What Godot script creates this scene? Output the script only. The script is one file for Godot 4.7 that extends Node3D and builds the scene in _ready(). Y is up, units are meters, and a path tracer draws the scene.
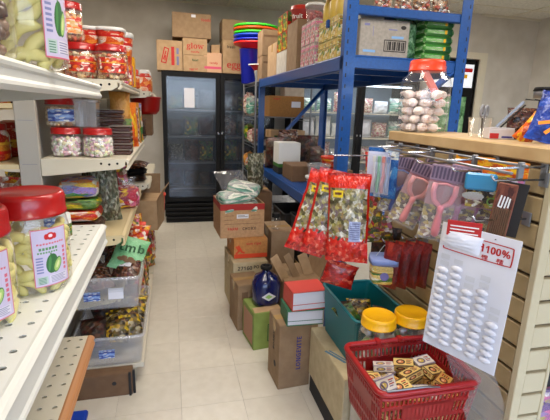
extends Node3D

# ---------------------------------------------------------------- helpers
var rng := RandomNumberGenerator.new()
var M := {}
var used := {}
var cache := {}
const FLAT := 4294967295

class MB:
	var st := SurfaceTool.new()
	func _init(smooth := false):
		st.begin(Mesh.PRIMITIVE_TRIANGLES)
		st.set_smooth_group(0 if smooth else 4294967295)
	func smooth(on: bool):
		st.set_smooth_group(0 if on else 4294967295)
	func color(c: Color):
		st.set_color(c)
	func vert(p: Vector3, uv: Vector2):
		st.set_uv(uv)
		st.add_vertex(p)
	# corners run counter-clockwise seen from outside
	func quad(a: Vector3, b: Vector3, c: Vector3, d: Vector3, ua := Vector2(0, 1), ub := Vector2(1, 1), uc := Vector2(1, 0), ud := Vector2(0, 0)):
		vert(a, ua); vert(c, uc); vert(b, ub)
		vert(a, ua); vert(d, ud); vert(c, uc)
	func tri(a: Vector3, b: Vector3, c: Vector3):
		vert(a, Vector2(0, 1)); vert(c, Vector2(1, 0)); vert(b, Vector2(1, 1))
	func box(lo: Vector3, hi: Vector3):
		var p := []
		for k in 8:
			p.append(Vector3(hi.x if k & 1 else lo.x, hi.y if k & 2 else lo.y, hi.z if k & 4 else lo.z))
		quad(p[4], p[5], p[7], p[6])
		quad(p[1], p[0], p[2], p[3])
		quad(p[5], p[1], p[3], p[7])
		quad(p[0], p[4], p[6], p[2])
		quad(p[6], p[7], p[3], p[2])
		quad(p[0], p[1], p[5], p[4])
	func tube(pts: Array, r, n := 8, closed := false):
		var rings := []
		var m := pts.size()
		var up := Vector3.UP
		for i in m:
			var t: Vector3
			if closed:
				t = pts[(i + 1) % m] - pts[(i - 1 + m) % m]
			else:
				t = pts[min(i + 1, m - 1)] - pts[max(i - 1, 0)]
			t = t.normalized()
			var s := up.cross(t)
			if s.length() < 0.1:
				s = Vector3.RIGHT.cross(t)
			s = s.normalized()
			up = t.cross(s).normalized()
			var rr: float = r[i] if r is Array else r
			var ring := []
			for k in n:
				var a := TAU * k / n
				ring.append(pts[i] + (s * cos(a) + up * sin(a)) * rr)
			rings.append(ring)
		var last := m if closed else m - 1
		for i in last:
			var A: Array = rings[i]
			var B: Array = rings[(i + 1) % m]
			for k in n:
				var k2 := (k + 1) % n
				quad(A[k], A[k2], B[k2], B[k], Vector2(float(k) / n, float(i) / m), Vector2(float(k + 1) / n, float(i) / m), Vector2(float(k + 1) / n, float(i + 1) / m), Vector2(float(k) / n, float(i + 1) / m))
		if not closed:
			for k in n:
				var k2 := (k + 1) % n
				tri(pts[0], rings[0][k2], rings[0][k])
				tri(pts[m - 1], rings[m - 1][k], rings[m - 1][k2])
	func done() -> ArrayMesh:
		st.generate_normals()
		return st.commit()

func numbered(called: String) -> String:
	if not used.has(called):
		used[called] = 0
		return called
	used[called] += 1
	return "%s_%03d" % [called, used[called]]

func meta(o: Node, label: String, category: String, group := "", kind := ""):
	if label: o.set_meta("label", label)
	if category: o.set_meta("category", category)
	if group: o.set_meta("group", group)
	if kind: o.set_meta("kind", kind)

func thing(called: String, label: String, category: String, at := Vector3.ZERO, turn := 0.0, group := "") -> Node3D:
	var o := Node3D.new()
	o.name = numbered(called)
	add_child(o)
	o.position = at
	o.rotation.y = deg_to_rad(turn)
	meta(o, label, category, group)
	return o

func part(called: String, mesh: Mesh, mat: Material, parent: Node, at := Vector3.ZERO, rot := Vector3.ZERO) -> MeshInstance3D:
	var o := MeshInstance3D.new()
	o.mesh = mesh
	o.material_override = mat
	o.name = called if parent != self else numbered(called)
	parent.add_child(o, true)
	o.position = at
	o.rotation_degrees = rot
	return o

func struct(called: String, mesh: Mesh, mat: Material, at := Vector3.ZERO) -> MeshInstance3D:
	var o := part(called, mesh, mat, self, at)
	o.set_meta("kind", "structure")
	return o

func copy(o: Node3D, label: String, at: Vector3, turn: float, group := "") -> Node3D:
	var c: Node3D = o.duplicate()
	c.name = numbered(String(o.name).rstrip("0123456789").rstrip("_"))
	add_child(c)
	c.position = at
	c.rotation.y = deg_to_rad(turn)
	if label: c.set_meta("label", label)
	if group: c.set_meta("group", group)
	return c

# chamfered box standing on y = 0, centred in x and z
func rbox(s: Vector3, b := 0.003) -> ArrayMesh:
	var key := ["rbox", s, b]
	if cache.has(key): return cache[key]
	b = minf(b, minf(s.x, minf(s.y, s.z)) * 0.45)
	var m := MB.new()
	var h := Vector3(s.x / 2, s.y / 2, s.z / 2)
	var o := Vector3(0, h.y, 0)
	var P := func(x: float, y: float, z: float, ax: int) -> Vector3:
		var v := Vector3(x * (h.x - (0.0 if ax == 0 else b)), y * (h.y - (0.0 if ax == 1 else b)), z * (h.z - (0.0 if ax == 2 else b)))
		return v + o
	for sg in [-1.0, 1.0]:
		if sg > 0:
			m.quad(P.call(-1, -1, 1, 2), P.call(1, -1, 1, 2), P.call(1, 1, 1, 2), P.call(-1, 1, 1, 2))
			m.quad(P.call(1, -1, 1, 0), P.call(1, -1, -1, 0), P.call(1, 1, -1, 0), P.call(1, 1, 1, 0))
			m.quad(P.call(-1, 1, 1, 1), P.call(1, 1, 1, 1), P.call(1, 1, -1, 1), P.call(-1, 1, -1, 1))
		else:
			m.quad(P.call(1, -1, -1, 2), P.call(-1, -1, -1, 2), P.call(-1, 1, -1, 2), P.call(1, 1, -1, 2))
			m.quad(P.call(-1, -1, -1, 0), P.call(-1, -1, 1, 0), P.call(-1, 1, 1, 0), P.call(-1, 1, -1, 0))
			m.quad(P.call(-1, -1, -1, 1), P.call(1, -1, -1, 1), P.call(1, -1, 1, 1), P.call(-1, -1, 1, 1))
	var c := Vector2(0.01, 0.01)
	for y in [-1.0, 1.0]:
		for x in [-1.0, 1.0]:
			for z in [-1.0, 1.0]:
				var a: Vector3 = P.call(x, y, z, 0)
				var d: Vector3 = P.call(x, y, z, 1)
				var e: Vector3 = P.call(x, y, z, 2)
				if x * y * z > 0: m.tri(a, d, e)
				else: m.tri(a, e, d)
	for s1 in [-1.0, 1.0]:
		for s2 in [-1.0, 1.0]:
			var q := [P.call(s1, s2, -1, 0), P.call(s1, s2, 1, 0), P.call(s1, s2, 1, 1), P.call(s1, s2, -1, 1)]
			if s1 * s2 > 0: m.quad(q[1], q[0], q[3], q[2], c, c, c, c)
			else: m.quad(q[0], q[1], q[2], q[3], c, c, c, c)
			q = [P.call(s1, -1, s2, 0), P.call(s1, 1, s2, 0), P.call(s1, 1, s2, 2), P.call(s1, -1, s2, 2)]
			if s1 * s2 > 0: m.quad(q[0], q[1], q[2], q[3], c, c, c, c)
			else: m.quad(q[1], q[0], q[3], q[2], c, c, c, c)
			q = [P.call(-1, s1, s2, 1), P.call(1, s1, s2, 1), P.call(1, s1, s2, 2), P.call(-1, s1, s2, 2)]
			if s1 * s2 > 0: m.quad(q[1], q[0], q[3], q[2], c, c, c, c)
			else: m.quad(q[0], q[1], q[2], q[3], c, c, c, c)
	cache[key] = m.done()
	return cache[key]

func slab(lo: Vector3, hi: Vector3) -> ArrayMesh:
	var m := MB.new()
	m.box(lo, hi)
	return m.done()

func lathe(prof: Array, n := 24, square := 0.0) -> ArrayMesh:
	var key := ["lathe", prof, n, square]
	if cache.has(key): return cache[key]
	var m := MB.new(true)
	var tot := 0.0
	var at := [0.0]
	for j in prof.size() - 1:
		tot += prof[j].distance_to(prof[j + 1])
		at.append(tot)
	var pt := func(i: int, j: int) -> Vector3:
		var t := TAU * i / n
		var k := 1.0
		if square > 0.0:
			k = 1.0 + square * (1.0 / maxf(absf(cos(t)), absf(sin(t))) - 1.0)
		return Vector3(prof[j].x * cos(t) * k, prof[j].y, prof[j].x * sin(t) * k)
	for j in prof.size() - 1:
		for i in n:
			var u0 := 1.0 - float(i) / n
			var u1 := 1.0 - float(i + 1) / n
			var v0: float = 1.0 - at[j] / tot
			var v1: float = 1.0 - at[j + 1] / tot
			if prof[j].x < 1e-5:
				m.vert(pt.call(i, j), Vector2(u0, v0)); m.vert(pt.call(i + 1, j + 1), Vector2(u1, v1)); m.vert(pt.call(i, j + 1), Vector2(u0, v1))
			elif prof[j + 1].x < 1e-5:
				m.vert(pt.call(i + 1, j), Vector2(u1, v0)); m.vert(pt.call(i, j + 1), Vector2(u0, v1)); m.vert(pt.call(i, j), Vector2(u0, v0))
			else:
				m.quad(pt.call(i + 1, j), pt.call(i, j), pt.call(i, j + 1), pt.call(i + 1, j + 1), Vector2(u1, v0), Vector2(u0, v0), Vector2(u0, v1), Vector2(u1, v1))
	cache[key] = m.done()
	return cache[key]

# sealed plastic bag standing on its lower seam, facing +z
func pillow(w: float, h: float, d: float, sd := 1, seal := 0.07, nx := 12, ny := 16) -> ArrayMesh:
	var key := ["pillow", w, h, d, sd, seal]
	if cache.has(key): return cache[key]
	var noise := FastNoiseLite.new()
	noise.seed = sd
	noise.frequency = 1.0
	var m := MB.new(true)
	var pt := func(i: int, j: int, side: float) -> Vector3:
		var u := 2.0 * i / nx - 1.0
		var v := 2.0 * j / ny - 1.0
		var e := clampf((1.0 - absf(v)) / maxf(seal * 2.0, 0.01) - 0.6, 0.0, 1.0)
		var body := pow(maxf(0.0, 1.0 - pow(absf(v), 2.6)), 0.6) * e
		var th := d / 2.0 * pow(maxf(0.0, 1.0 - pow(absf(u), 2.4)), 0.55) * body
		var wr: float = noise.get_noise_3d(u * 2.2, v * 3.0, side * 5.0) * d * 0.16 + noise.get_noise_3d(u * 7.0, v * 4.0, side * 9.0) * d * 0.09
		var edge := (1.0 - pow(absf(u), 6.0)) * (0.25 + 0.75 * body)
		var x := u * w / 2.0 * (1.0 - 0.06 * body) + noise.get_noise_2d(v * 3.0, 7.0 * signf(u)) * 0.02 * w * absf(u)
		return Vector3(x, (v * 0.5 + 0.5) * h, side * (th + 0.0006) + wr * edge)
	for side in [1.0, -1.0]:
		for j in ny:
			for i in nx:
				var u0 := float(i) / nx
				var u1 := float(i + 1) / nx
				var v0 := 1.0 - float(j) / ny
				var v1 := 1.0 - float(j + 1) / ny
				var a: Vector3 = pt.call(i, j, side)
				var b: Vector3 = pt.call(i + 1, j, side)
				var c: Vector3 = pt.call(i + 1, j + 1, side)
				var e: Vector3 = pt.call(i, j + 1, side)
				if side > 0:
					m.quad(a, b, c, e, Vector2(u0, v0), Vector2(u1, v0), Vector2(u1, v1), Vector2(u0, v1))
				else:
					m.quad(b, a, e, c, Vector2(1.0 - u1, v0), Vector2(1.0 - u0, v0), Vector2(1.0 - u0, v1), Vector2(1.0 - u1, v1))
	cache[key] = m.done()
	return cache[key]

# closed outline in x, y pushed along z
func extrude(poly: Array, z0: float, z1: float) -> ArrayMesh:
	var m := MB.new()
	var pl := PackedVector2Array(poly)
	if not Geometry2D.is_polygon_clockwise(pl):
		pass
	else:
		pl.reverse()
	var n := pl.size()
	for i in n:
		var a := pl[i]
		var b := pl[(i + 1) % n]
		m.quad(Vector3(a.x, a.y, z1), Vector3(a.x, a.y, z0), Vector3(b.x, b.y, z0), Vector3(b.x, b.y, z1))
	var t := Geometry2D.triangulate_polygon(pl)
	for i in range(0, t.size(), 3):
		var q := [pl[t[i]], pl[t[i + 1]], pl[t[i + 2]]]
		if (q[1] - q[0]).cross(q[2] - q[0]) < 0: q.reverse()
		m.tri(Vector3(q[0].x, q[0].y, z1), Vector3(q[1].x, q[1].y, z1), Vector3(q[2].x, q[2].y, z1))
		m.tri(Vector3(q[0].x, q[0].y, z0), Vector3(q[2].x, q[2].y, z0), Vector3(q[1].x, q[1].y, z0))
	return m.done()

# small rounded lump added to a mesh being built
func lump(m: MB, at: Vector3, r: Vector3, b: Basis, n := 6, k := 4):
	for j in k:
		for i in n:
			var q := []
			for c in [[i + 1, j], [i, j], [i, j + 1], [i + 1, j + 1]]:
				var t: float = TAU * c[0] / n
				var f: float = PI * c[1] / k - PI / 2
				q.append(at + b * Vector3(r.x * cos(f) * cos(t), r.y * sin(f), r.z * cos(f) * sin(t)))
			m.quad(q[0], q[1], q[2], q[3])

# loose sweets filling a round jar, one mesh nobody could count
func sweets(r: float, h: float, size: float, n: int, cols: Array, sd: int, stretch := 1.0) -> ArrayMesh:
	rng.seed = sd
	var m := MB.new(true)
	for i in n:
		m.color(cols[rng.randi() % cols.size()])
		var a := rng.randf() * TAU
		var rr := (r - size * 1.05) * pow(rng.randf(), 0.3)
		var y := size + (h - 2.0 * size) * (float(i) + rng.randf()) / n
		var b := Basis.from_euler(Vector3(rng.randf() * TAU, rng.randf() * TAU, rng.randf() * TAU))
		var s := size * rng.randf_range(0.8, 1.05)
		lump(m, Vector3(rr * cos(a), y, rr * sin(a)), Vector3(s * stretch, s, s * 0.85) * (1.0 / maxf(stretch, 1.0) if stretch > 1.3 else 1.0), b)
	return m.done()

# ---------------------------------------------------------------- materials
func flat(c: Color, rough := 0.6, metal := 0.0, coat := 0.0) -> StandardMaterial3D:
	var m := StandardMaterial3D.new()
	m.albedo_color = c
	m.roughness = rough
	m.metallic = metal
	if coat > 0.0:
		m.clearcoat_enabled = true
		m.clearcoat = coat
		m.clearcoat_roughness = 0.12
	return m

func clear(c: Color, a: float, rough := 0.05) -> StandardMaterial3D:
	var m := flat(Color(c.r, c.g, c.b, a), rough)
	m.transparency = BaseMaterial3D.TRANSPARENCY_ALPHA
	return m

func noise_tex(sd: int, freq: float, lo: Color, hi: Color, size := 256, normal := false, bump := 4.0) -> NoiseTexture2D:
	var t := NoiseTexture2D.new()
	var n := FastNoiseLite.new()
	n.seed = sd
	n.frequency = freq
	n.fractal_octaves = 4
	t.noise = n
	t.width = size
	t.height = size
	t.seamless = true
	if normal:
		t.as_normal_map = true
		t.bump_strength = bump
	else:
		var g := Gradient.new()
		g.set_color(0, lo)
		g.set_color(1, hi)
		t.color_ramp = g
	return t

func grained(c: Color, tex: Texture2D, scale: float, rough := 0.7) -> StandardMaterial3D:
	var m := flat(c, rough)
	m.albedo_texture = tex
	m.uv1_triplanar = true
	m.uv1_scale = Vector3.ONE * scale
	return m

# print of a wrapper: irregular patches of its colours, finer flecks, optional bars
func print_tex(sd: int, base: Color, cols: Array, _n: int, r0: float, r1: float, bars := 0, w := 96, h := 128) -> ImageTexture:
	rng.seed = sd
	var im := Image.create(w, h, false, Image.FORMAT_RGB8)
	var size := (r0 + r1) * 0.5
	var big := FastNoiseLite.new()
	big.seed = sd
	big.noise_type = FastNoiseLite.TYPE_CELLULAR
	big.cellular_return_type = FastNoiseLite.RETURN_CELL_VALUE
	big.fractal_type = FastNoiseLite.FRACTAL_NONE
	big.domain_warp_fractal_type = FastNoiseLite.DOMAIN_WARP_FRACTAL_NONE
	big.frequency = 0.55 / size
	big.domain_warp_enabled = true
	big.domain_warp_amplitude = size * 1.3
	big.domain_warp_frequency = 0.5 / size
	var fine := FastNoiseLite.new()
	fine.seed = sd + 7
	fine.frequency = 1.6 / size
	var wide := FastNoiseLite.new()
	wide.seed = sd + 13
	wide.frequency = 0.25 / size
	var nc := cols.size()
	for y in h:
		for x in w:
			var k := int(absf(big.get_noise_2d(x, y)) * 997.0) % (nc + 1)
			var c: Color = base if k == nc else cols[k]
			c = c.lerp(base, clampf(0.15 + wide.get_noise_2d(x, y) * 0.8, 0.0, 0.6))
			var f := fine.get_noise_2d(x, y)
			if absf(f) > 0.32:
				c = c.lerp(cols[int(absf(f) * 61.0) % nc], 0.6)
			im.set_pixel(x, y, c)
	for k in bars:
		var c: Color = cols[rng.randi() % nc]
		var y := rng.randi() % h
		im.fill_rect(Rect2i(0, y, w, 3 + rng.randi() % (h / 12)), c)
	return ImageTexture.create_from_image(im)

func ellipse(im: Image, cx: float, cy: float, rx: float, ry: float, c: Color, tilt := 0.0):
	var big := int(maxf(rx, ry)) + 1
	for y in range(maxi(0, int(cy) - big), mini(im.get_height(), int(cy) + big + 1)):
		for x in range(maxi(0, int(cx) - big), mini(im.get_width(), int(cx) + big + 1)):
			var dx := (x - cx) * cos(tilt) + (y - cy) * sin(tilt)
			var dy := -(x - cx) * sin(tilt) + (y - cy) * cos(tilt)
			if dx * dx / (rx * rx) + dy * dy / (ry * ry) < 1.0:
				im.set_pixel(x, y, c)

# rounded soft pack: superellipsoid standing on y = 0
func puff(s: Vector3, sd := 1, n := 16, k := 10) -> ArrayMesh:
	var key := ["puff", s, sd]
	if cache.has(key): return cache[key]
	var noise := FastNoiseLite.new()
	noise.seed = sd
	noise.frequency = 1.0
	var m := MB.new(true)
	var pw := func(v: float, e: float) -> float:
		return signf(v) * pow(absf(v), e)
	var pt := func(i: int, j: int) -> Vector3:
		var t := TAU * (i % n) / n
		var f := PI * j / k - PI / 2
		var d := Vector3(pw.call(cos(f), 0.45) * pw.call(cos(t), 0.4), pw.call(sin(f), 0.6), pw.call(cos(f), 0.45) * pw.call(sin(t), 0.4))
		var w: float = 1.0 + noise.get_noise_3d(d.x * 2.5, d.y * 2.5, d.z * 2.5) * 0.10
		return Vector3(d.x * s.x * 0.5 * w, (d.y * 0.5 * w + 0.5) * s.y, d.z * s.z * 0.5 * w)
	for j in k:
		for i in n:
			var u0 := 2.0 - 2.0 * i / n
			var u1 := 2.0 - 2.0 * (i + 1) / n
			m.quad(pt.call(i + 1, j), pt.call(i, j), pt.call(i, j + 1), pt.call(i + 1, j + 1), Vector2(u1, 1.0 - float(j) / k), Vector2(u0, 1.0 - float(j) / k), Vector2(u0, 1.0 - float(j + 1) / k), Vector2(u1, 1.0 - float(j + 1) / k))
	cache[key] = m.done()
	return cache[key]

func soft_pack(label: String, at: Vector3, s: Vector3, mat: Material, rot := Vector3.ZERO, sd := 1, cat := "bag", group := "", called := "snack_bag") -> MeshInstance3D:
	var o := part(called, puff(s, sd), mat, self, at, rot)
	meta(o, label, cat, group)
	return o

func printed(tex: Texture2D, rough := 0.35, crinkle := true, coat := 0.0) -> StandardMaterial3D:
	var m := flat(Color.WHITE, rough, 0.0, coat)
	m.albedo_texture = tex
	if crinkle:
		m.normal_enabled = true
		m.normal_texture = M.crinkle_tex
		m.normal_scale = 0.7
	return m

func letter(parent: Node, text: String, h: float, mat: Material, at: Vector3, rot := Vector3.ZERO, serif := false, squash := 1.0) -> MeshInstance3D:
	var t := TextMesh.new()
	var f := SystemFont.new()
	f.font_names = PackedStringArray(["Droid Serif" if serif else "Droid Sans"])
	f.font_weight = 700
	t.font = f
	t.text = text
	t.font_size = 24
	t.pixel_size = h / 17.5
	t.depth = 0.0006
	t.curve_step = 3.0
	var o := part("lettering", t, mat, parent, at, rot)
	o.scale.x = squash
	return o

# flat printed strokes (x, y) lying just proud of a face that looks along +z
func strokes(parent: Node, called: String, lines: Array, width: float, mat: Material, at: Vector3, rot := Vector3.ZERO, sc := 1.0) -> MeshInstance3D:
	var m := MB.new()
	for l in lines:
		for i in l.size() - 1:
			var a := Vector2(l[i][0], l[i][1]) * sc
			var b := Vector2(l[i + 1][0], l[i + 1][1]) * sc
			var d := (b - a).normalized()
			var s := Vector2(-d.y, d.x) * width / 2
			a -= d * width * 0.3
			b += d * width * 0.3
			m.quad(Vector3(a.x - s.x, a.y - s.y, 0), Vector3(b.x - s.x, b.y - s.y, 0), Vector3(b.x + s.x, b.y + s.y, 0), Vector3(a.x + s.x, a.y + s.y, 0))
	return part(called, m.done(), mat, parent, at, rot)

# rectangle of printed paper, slightly thick, facing +z, centred
func sheet(w: float, h: float, t := 0.0008) -> ArrayMesh:
	var key := ["sheet", w, h, t]
	if not cache.has(key):
		cache[key] = slab(Vector3(-w / 2, -h / 2, 0), Vector3(w / 2, h / 2, t))
	return cache[key]

# label wrapped on a round jar: arc of radius r, height h, from angle a0 to a1 (degrees; 0 looks along +z, positive to +x)
func arc_label(r: float, y0: float, y1: float, a0: float, a1: float, square := 0.0) -> ArrayMesh:
	var m := MB.new(true)
	var n := 14
	var pt := func(i: int, y: float, rr: float) -> Vector3:
		var a := deg_to_rad(lerpf(a0, a1, float(i) / n))
		var k := 1.0 + square * (1.0 / maxf(absf(cos(a)), absf(sin(a))) - 1.0)
		return Vector3(rr * k * sin(a), y, rr * k * cos(a))
	for i in n:
		m.quad(pt.call(i, y0, r), pt.call(i + 1, y0, r), pt.call(i + 1, y1, r), pt.call(i, y1, r), Vector2(float(i) / n, 1), Vector2(float(i + 1) / n, 1), Vector2(float(i + 1) / n, 0), Vector2(float(i) / n, 0))
		m.quad(pt.call(i + 1, y0, r - 0.0006), pt.call(i, y0, r - 0.0006), pt.call(i, y1, r - 0.0006), pt.call(i + 1, y1, r - 0.0006))
	return m.done()

# plastic jar with a screw lid; returns the thing
func jar(called: String, label: String, at: Vector3, r: float, h: float, lid_mat: Material, lid_r := 0.0, lid_h := 0.035, square := 0.0, group := "", glass: Material = null, turn := 0.0) -> Node3D:
	var o := thing(called, label, "jar", at, turn, group)
	if lid_r == 0.0: lid_r = r * 0.84
	var hb := h - lid_h
	part("body", lathe([Vector2(0, 0.002), Vector2(r * 0.8, 0.001), Vector2(r * 0.95, 0.006), Vector2(r, 0.02), Vector2(r, hb * 0.8), Vector2(r * 0.96, hb * 0.88), Vector2(lid_r * 0.97, hb * 0.96), Vector2(lid_r * 0.95, hb + lid_h * 0.5)], 32, square), glass if glass else M.jar_clear, o)
	part("lid", lid(lid_r, lid_h), lid_mat, o, Vector3(0, hb, 0))
	return o

func lid(r: float, h: float) -> ArrayMesh:
	var key := ["lid", r, h]
	if cache.has(key): return cache[key]
	var m := MB.new()
	var n := 48
	for i in n:
		var a := TAU * i / n
		var b := TAU * (i + 1) / n
		var ra := r * (1.0 if i % 2 else 0.982)
		var rb := r * (1.0 if (i + 1) % 2 else 0.982)
		var pa := Vector3(cos(a), 0, sin(a))
		var pb := Vector3(cos(b), 0, sin(b))
		var y1 := Vector3(0, h * 0.72, 0)
		var y2 := Vector3(0, h * 0.9, 0)
		var y3 := Vector3(0, h, 0)
		m.smooth(true)
		m.quad(pb * r * 1.02, pa * r * 1.02, pa * r * 1.02 + Vector3(0, h * 0.12, 0), pb * r * 1.02 + Vector3(0, h * 0.12, 0))
		m.quad(pb * r * 1.02 + Vector3(0, h * 0.12, 0), pa * r * 1.02 + Vector3(0, h * 0.12, 0), pa * ra + Vector3(0, h * 0.16, 0), pb * rb + Vector3(0, h * 0.16, 0))
		m.quad(pb * rb + Vector3(0, h * 0.16, 0), pa * ra + Vector3(0, h * 0.16, 0), pa * ra + y1, pb * rb + y1)
		m.quad(pb * rb + y1, pa * ra + y1, pa * r * 0.97 + y2, pb * r * 0.97 + y2)
		m.quad(pb * r * 0.97 + y2, pa * r * 0.97 + y2, pa * r * 0.9 + y3, pb * r * 0.9 + y3)
		m.quad(pb * r * 0.9 + y3, pa * r * 0.9 + y3, pa * r * 0.86 + y3 * 0.95, pb * r * 0.86 + y3 * 0.95)
		m.tri(y3 * 0.95, pb * r * 0.86 + y3 * 0.95, pa * r * 0.86 + y3 * 0.95)
		m.tri(Vector3.ZERO, pa * r * 1.02, pb * r * 1.02)
	cache[key] = m.done()
	return cache[key]

func filling(label: String, at: Vector3, mesh: Mesh, mat: Material, called := "loose_sweets") -> MeshInstance3D:
	var o := part(called, mesh, mat, self, at)
	meta(o, label, "sweets", "", "stuff")
	return o

# closed carton: body, two top flaps with a seam, tape; size x, y, z; base at `at`
func carton(label: String, at: Vector3, s: Vector3, mat: Material, turn := 0.0, tape := true, called := "cardboard_box", cat := "box", group := "") -> Node3D:
	var o := thing(called, label, cat, at, turn, group)
	part("body", rbox(Vector3(s.x, s.y - 0.003, s.z), 0.003), mat, o)
	var fl := rbox(Vector3(s.x - 0.002, 0.003, s.z / 2 - 0.002), 0.001)
	part("flap", fl, mat, o, Vector3(0, s.y - 0.003, s.z / 4))
	part("flap", fl, mat, o, Vector3(0, s.y - 0.003, -s.z / 4))
	if tape:
		var m := MB.new()
		m.box(Vector3(-s.x / 2 - 0.0006, s.y, -0.024), Vector3(s.x / 2 + 0.0006, s.y + 0.0006, 0.024))
		m.box(Vector3(s.x / 2, s.y - 0.07, -0.024), Vector3(s.x / 2 + 0.0006, s.y, 0.024))
		m.box(Vector3(-s.x / 2 - 0.0006, s.y - 0.07, -0.024), Vector3(-s.x / 2, s.y, 0.024))
		part("tape", m.done(), M.tape, o)
	return o

func bag(label: String, at: Vector3, w: float, h: float, d: float, mat: Material, rot := Vector3.ZERO, sd := 1, cat := "bag", group := "", called := "snack_bag") -> MeshInstance3D:
	var o := part(called, pillow(w, h, d, sd), mat, self, at, rot)
	meta(o, label, cat, group)
	return o

# ---------------------------------------------------------------- scene
func _ready():
	set_camera_and_light()
	make_materials()
	build_shell()
	build_left_near()
	build_left_far()
	build_back()
	build_rack()
	build_floor_boxes()
	build_slatwall()
	build_slatwall_goods()
	build_basket_corner()

func set_camera_and_light():
	var cam := Camera3D.new()
	cam.name = "camera"
	add_child(cam)
	var r := Vector3(0.97159665, 0.03136796, 0.23455489)
	var u := Vector3(0.02470672, 0.97231268, -0.23237391)
	var f := Vector3(0.23534979, -0.23156879, -0.94392074)
	cam.transform = Transform3D(Basis(r, u, -f).orthonormalized(), Vector3(0, 1.43, 0))
	cam.fov = rad_to_deg(2.0 * atan(210.0 / 422.2))
	cam.near = 0.05
	cam.current = true
	var we := WorldEnvironment.new()
	we.name = "environment"
	var e := Environment.new()
	var sky := Sky.new()
	var sm := ProceduralSkyMaterial.new()
	sm.sky_top_color = Color(0.45, 0.58, 0.80)
	sm.sky_horizon_color = Color(0.80, 0.86, 0.92)
	sm.ground_bottom_color = Color(0.40, 0.40, 0.40)
	sm.ground_horizon_color = Color(0.62, 0.63, 0.64)
	sm.sky_energy_multiplier = 2.9
	sm.ground_energy_multiplier = 2.0
	sky.sky_material = sm
	e.background_mode = Environment.BG_SKY
	e.sky = sky
	e.tonemap_mode = Environment.TONE_MAPPER_LINEAR
	e.tonemap_exposure = 0.92
	e.sdfgi_enabled = true
	e.ssao_enabled = true
	e.ssil_enabled = true
	we.environment = e
	add_child(we)
	# fluorescent troffers in the ceiling: glowing diffuser and an area light of the same size just under it
	var glow := StandardMaterial3D.new()
	glow.albedo_color = Color(0.95, 0.95, 0.92)
	glow.emission_enabled = true
	glow.emission = Color(1.0, 0.96, 0.90)
	glow.emission_energy_multiplier = 2.0
	var rimm := flat(Color(0.85, 0.85, 0.83), 0.5)
	var spots := [Vector3(0.35, 0, -1.3), Vector3(0.35, 0, -4.3), Vector3(2.6, 0, -1.3), Vector3(2.6, 0, -3.9), Vector3(0.35, 0, 1.2), Vector3(-1.9, 0, -3.6)]  # last lamp is added to brighten the left of the back wall
	var says := ["above the aisle by the slatwall", "above the far end of the aisle", "above the slatwall gondola", "above the rear cooler", "behind the viewer above the aisle", "above the rear left corner, added to brighten the back wall"]
	for i in spots.size():
		var p: Vector3 = spots[i]
		var o := thing("ceiling_light", "fluorescent ceiling troffer " + says[i], "ceiling light", Vector3(p.x, 2.70, p.z), 0, "fluorescent ceiling lights")
		part("frame", frame_mesh(1.22, 0.61, 0.03, 0.028), rimm, o)
		part("diffuser", slab(Vector3(-0.58, 0.012, -0.275), Vector3(0.58, 0.02, 0.275)), glow, o)
		var a := AreaLight3D.new()
		a.name = "ceiling_lamp"
		a.area_size = Vector2(1.16, 0.55)
		a.light_energy = 3.6
		a.light_color = Color(1.0, 0.96, 0.91)
		a.shadow_enabled = true
		a.area_range = 12.0
		o.add_child(a)
		a.position = Vector3(0, 0.008, 0)
		a.rotation_degrees = Vector3(-90, 0, 0)

func frame_mesh(w: float, d: float, b: float, h: float) -> ArrayMesh:
	var m := MB.new()
	m.box(Vector3(-w / 2, 0, -d / 2), Vector3(w / 2, h, -d / 2 + b))
	m.box(Vector3(-w / 2, 0, d / 2 - b), Vector3(w / 2, h, d / 2))
	m.box(Vector3(-w / 2, 0, -d / 2 + b), Vector3(-w / 2 + b, h, d / 2 - b))
	m.box(Vector3(w / 2 - b, 0, -d / 2 + b), Vector3(w / 2, h, d / 2 - b))
	return m.done()

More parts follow.
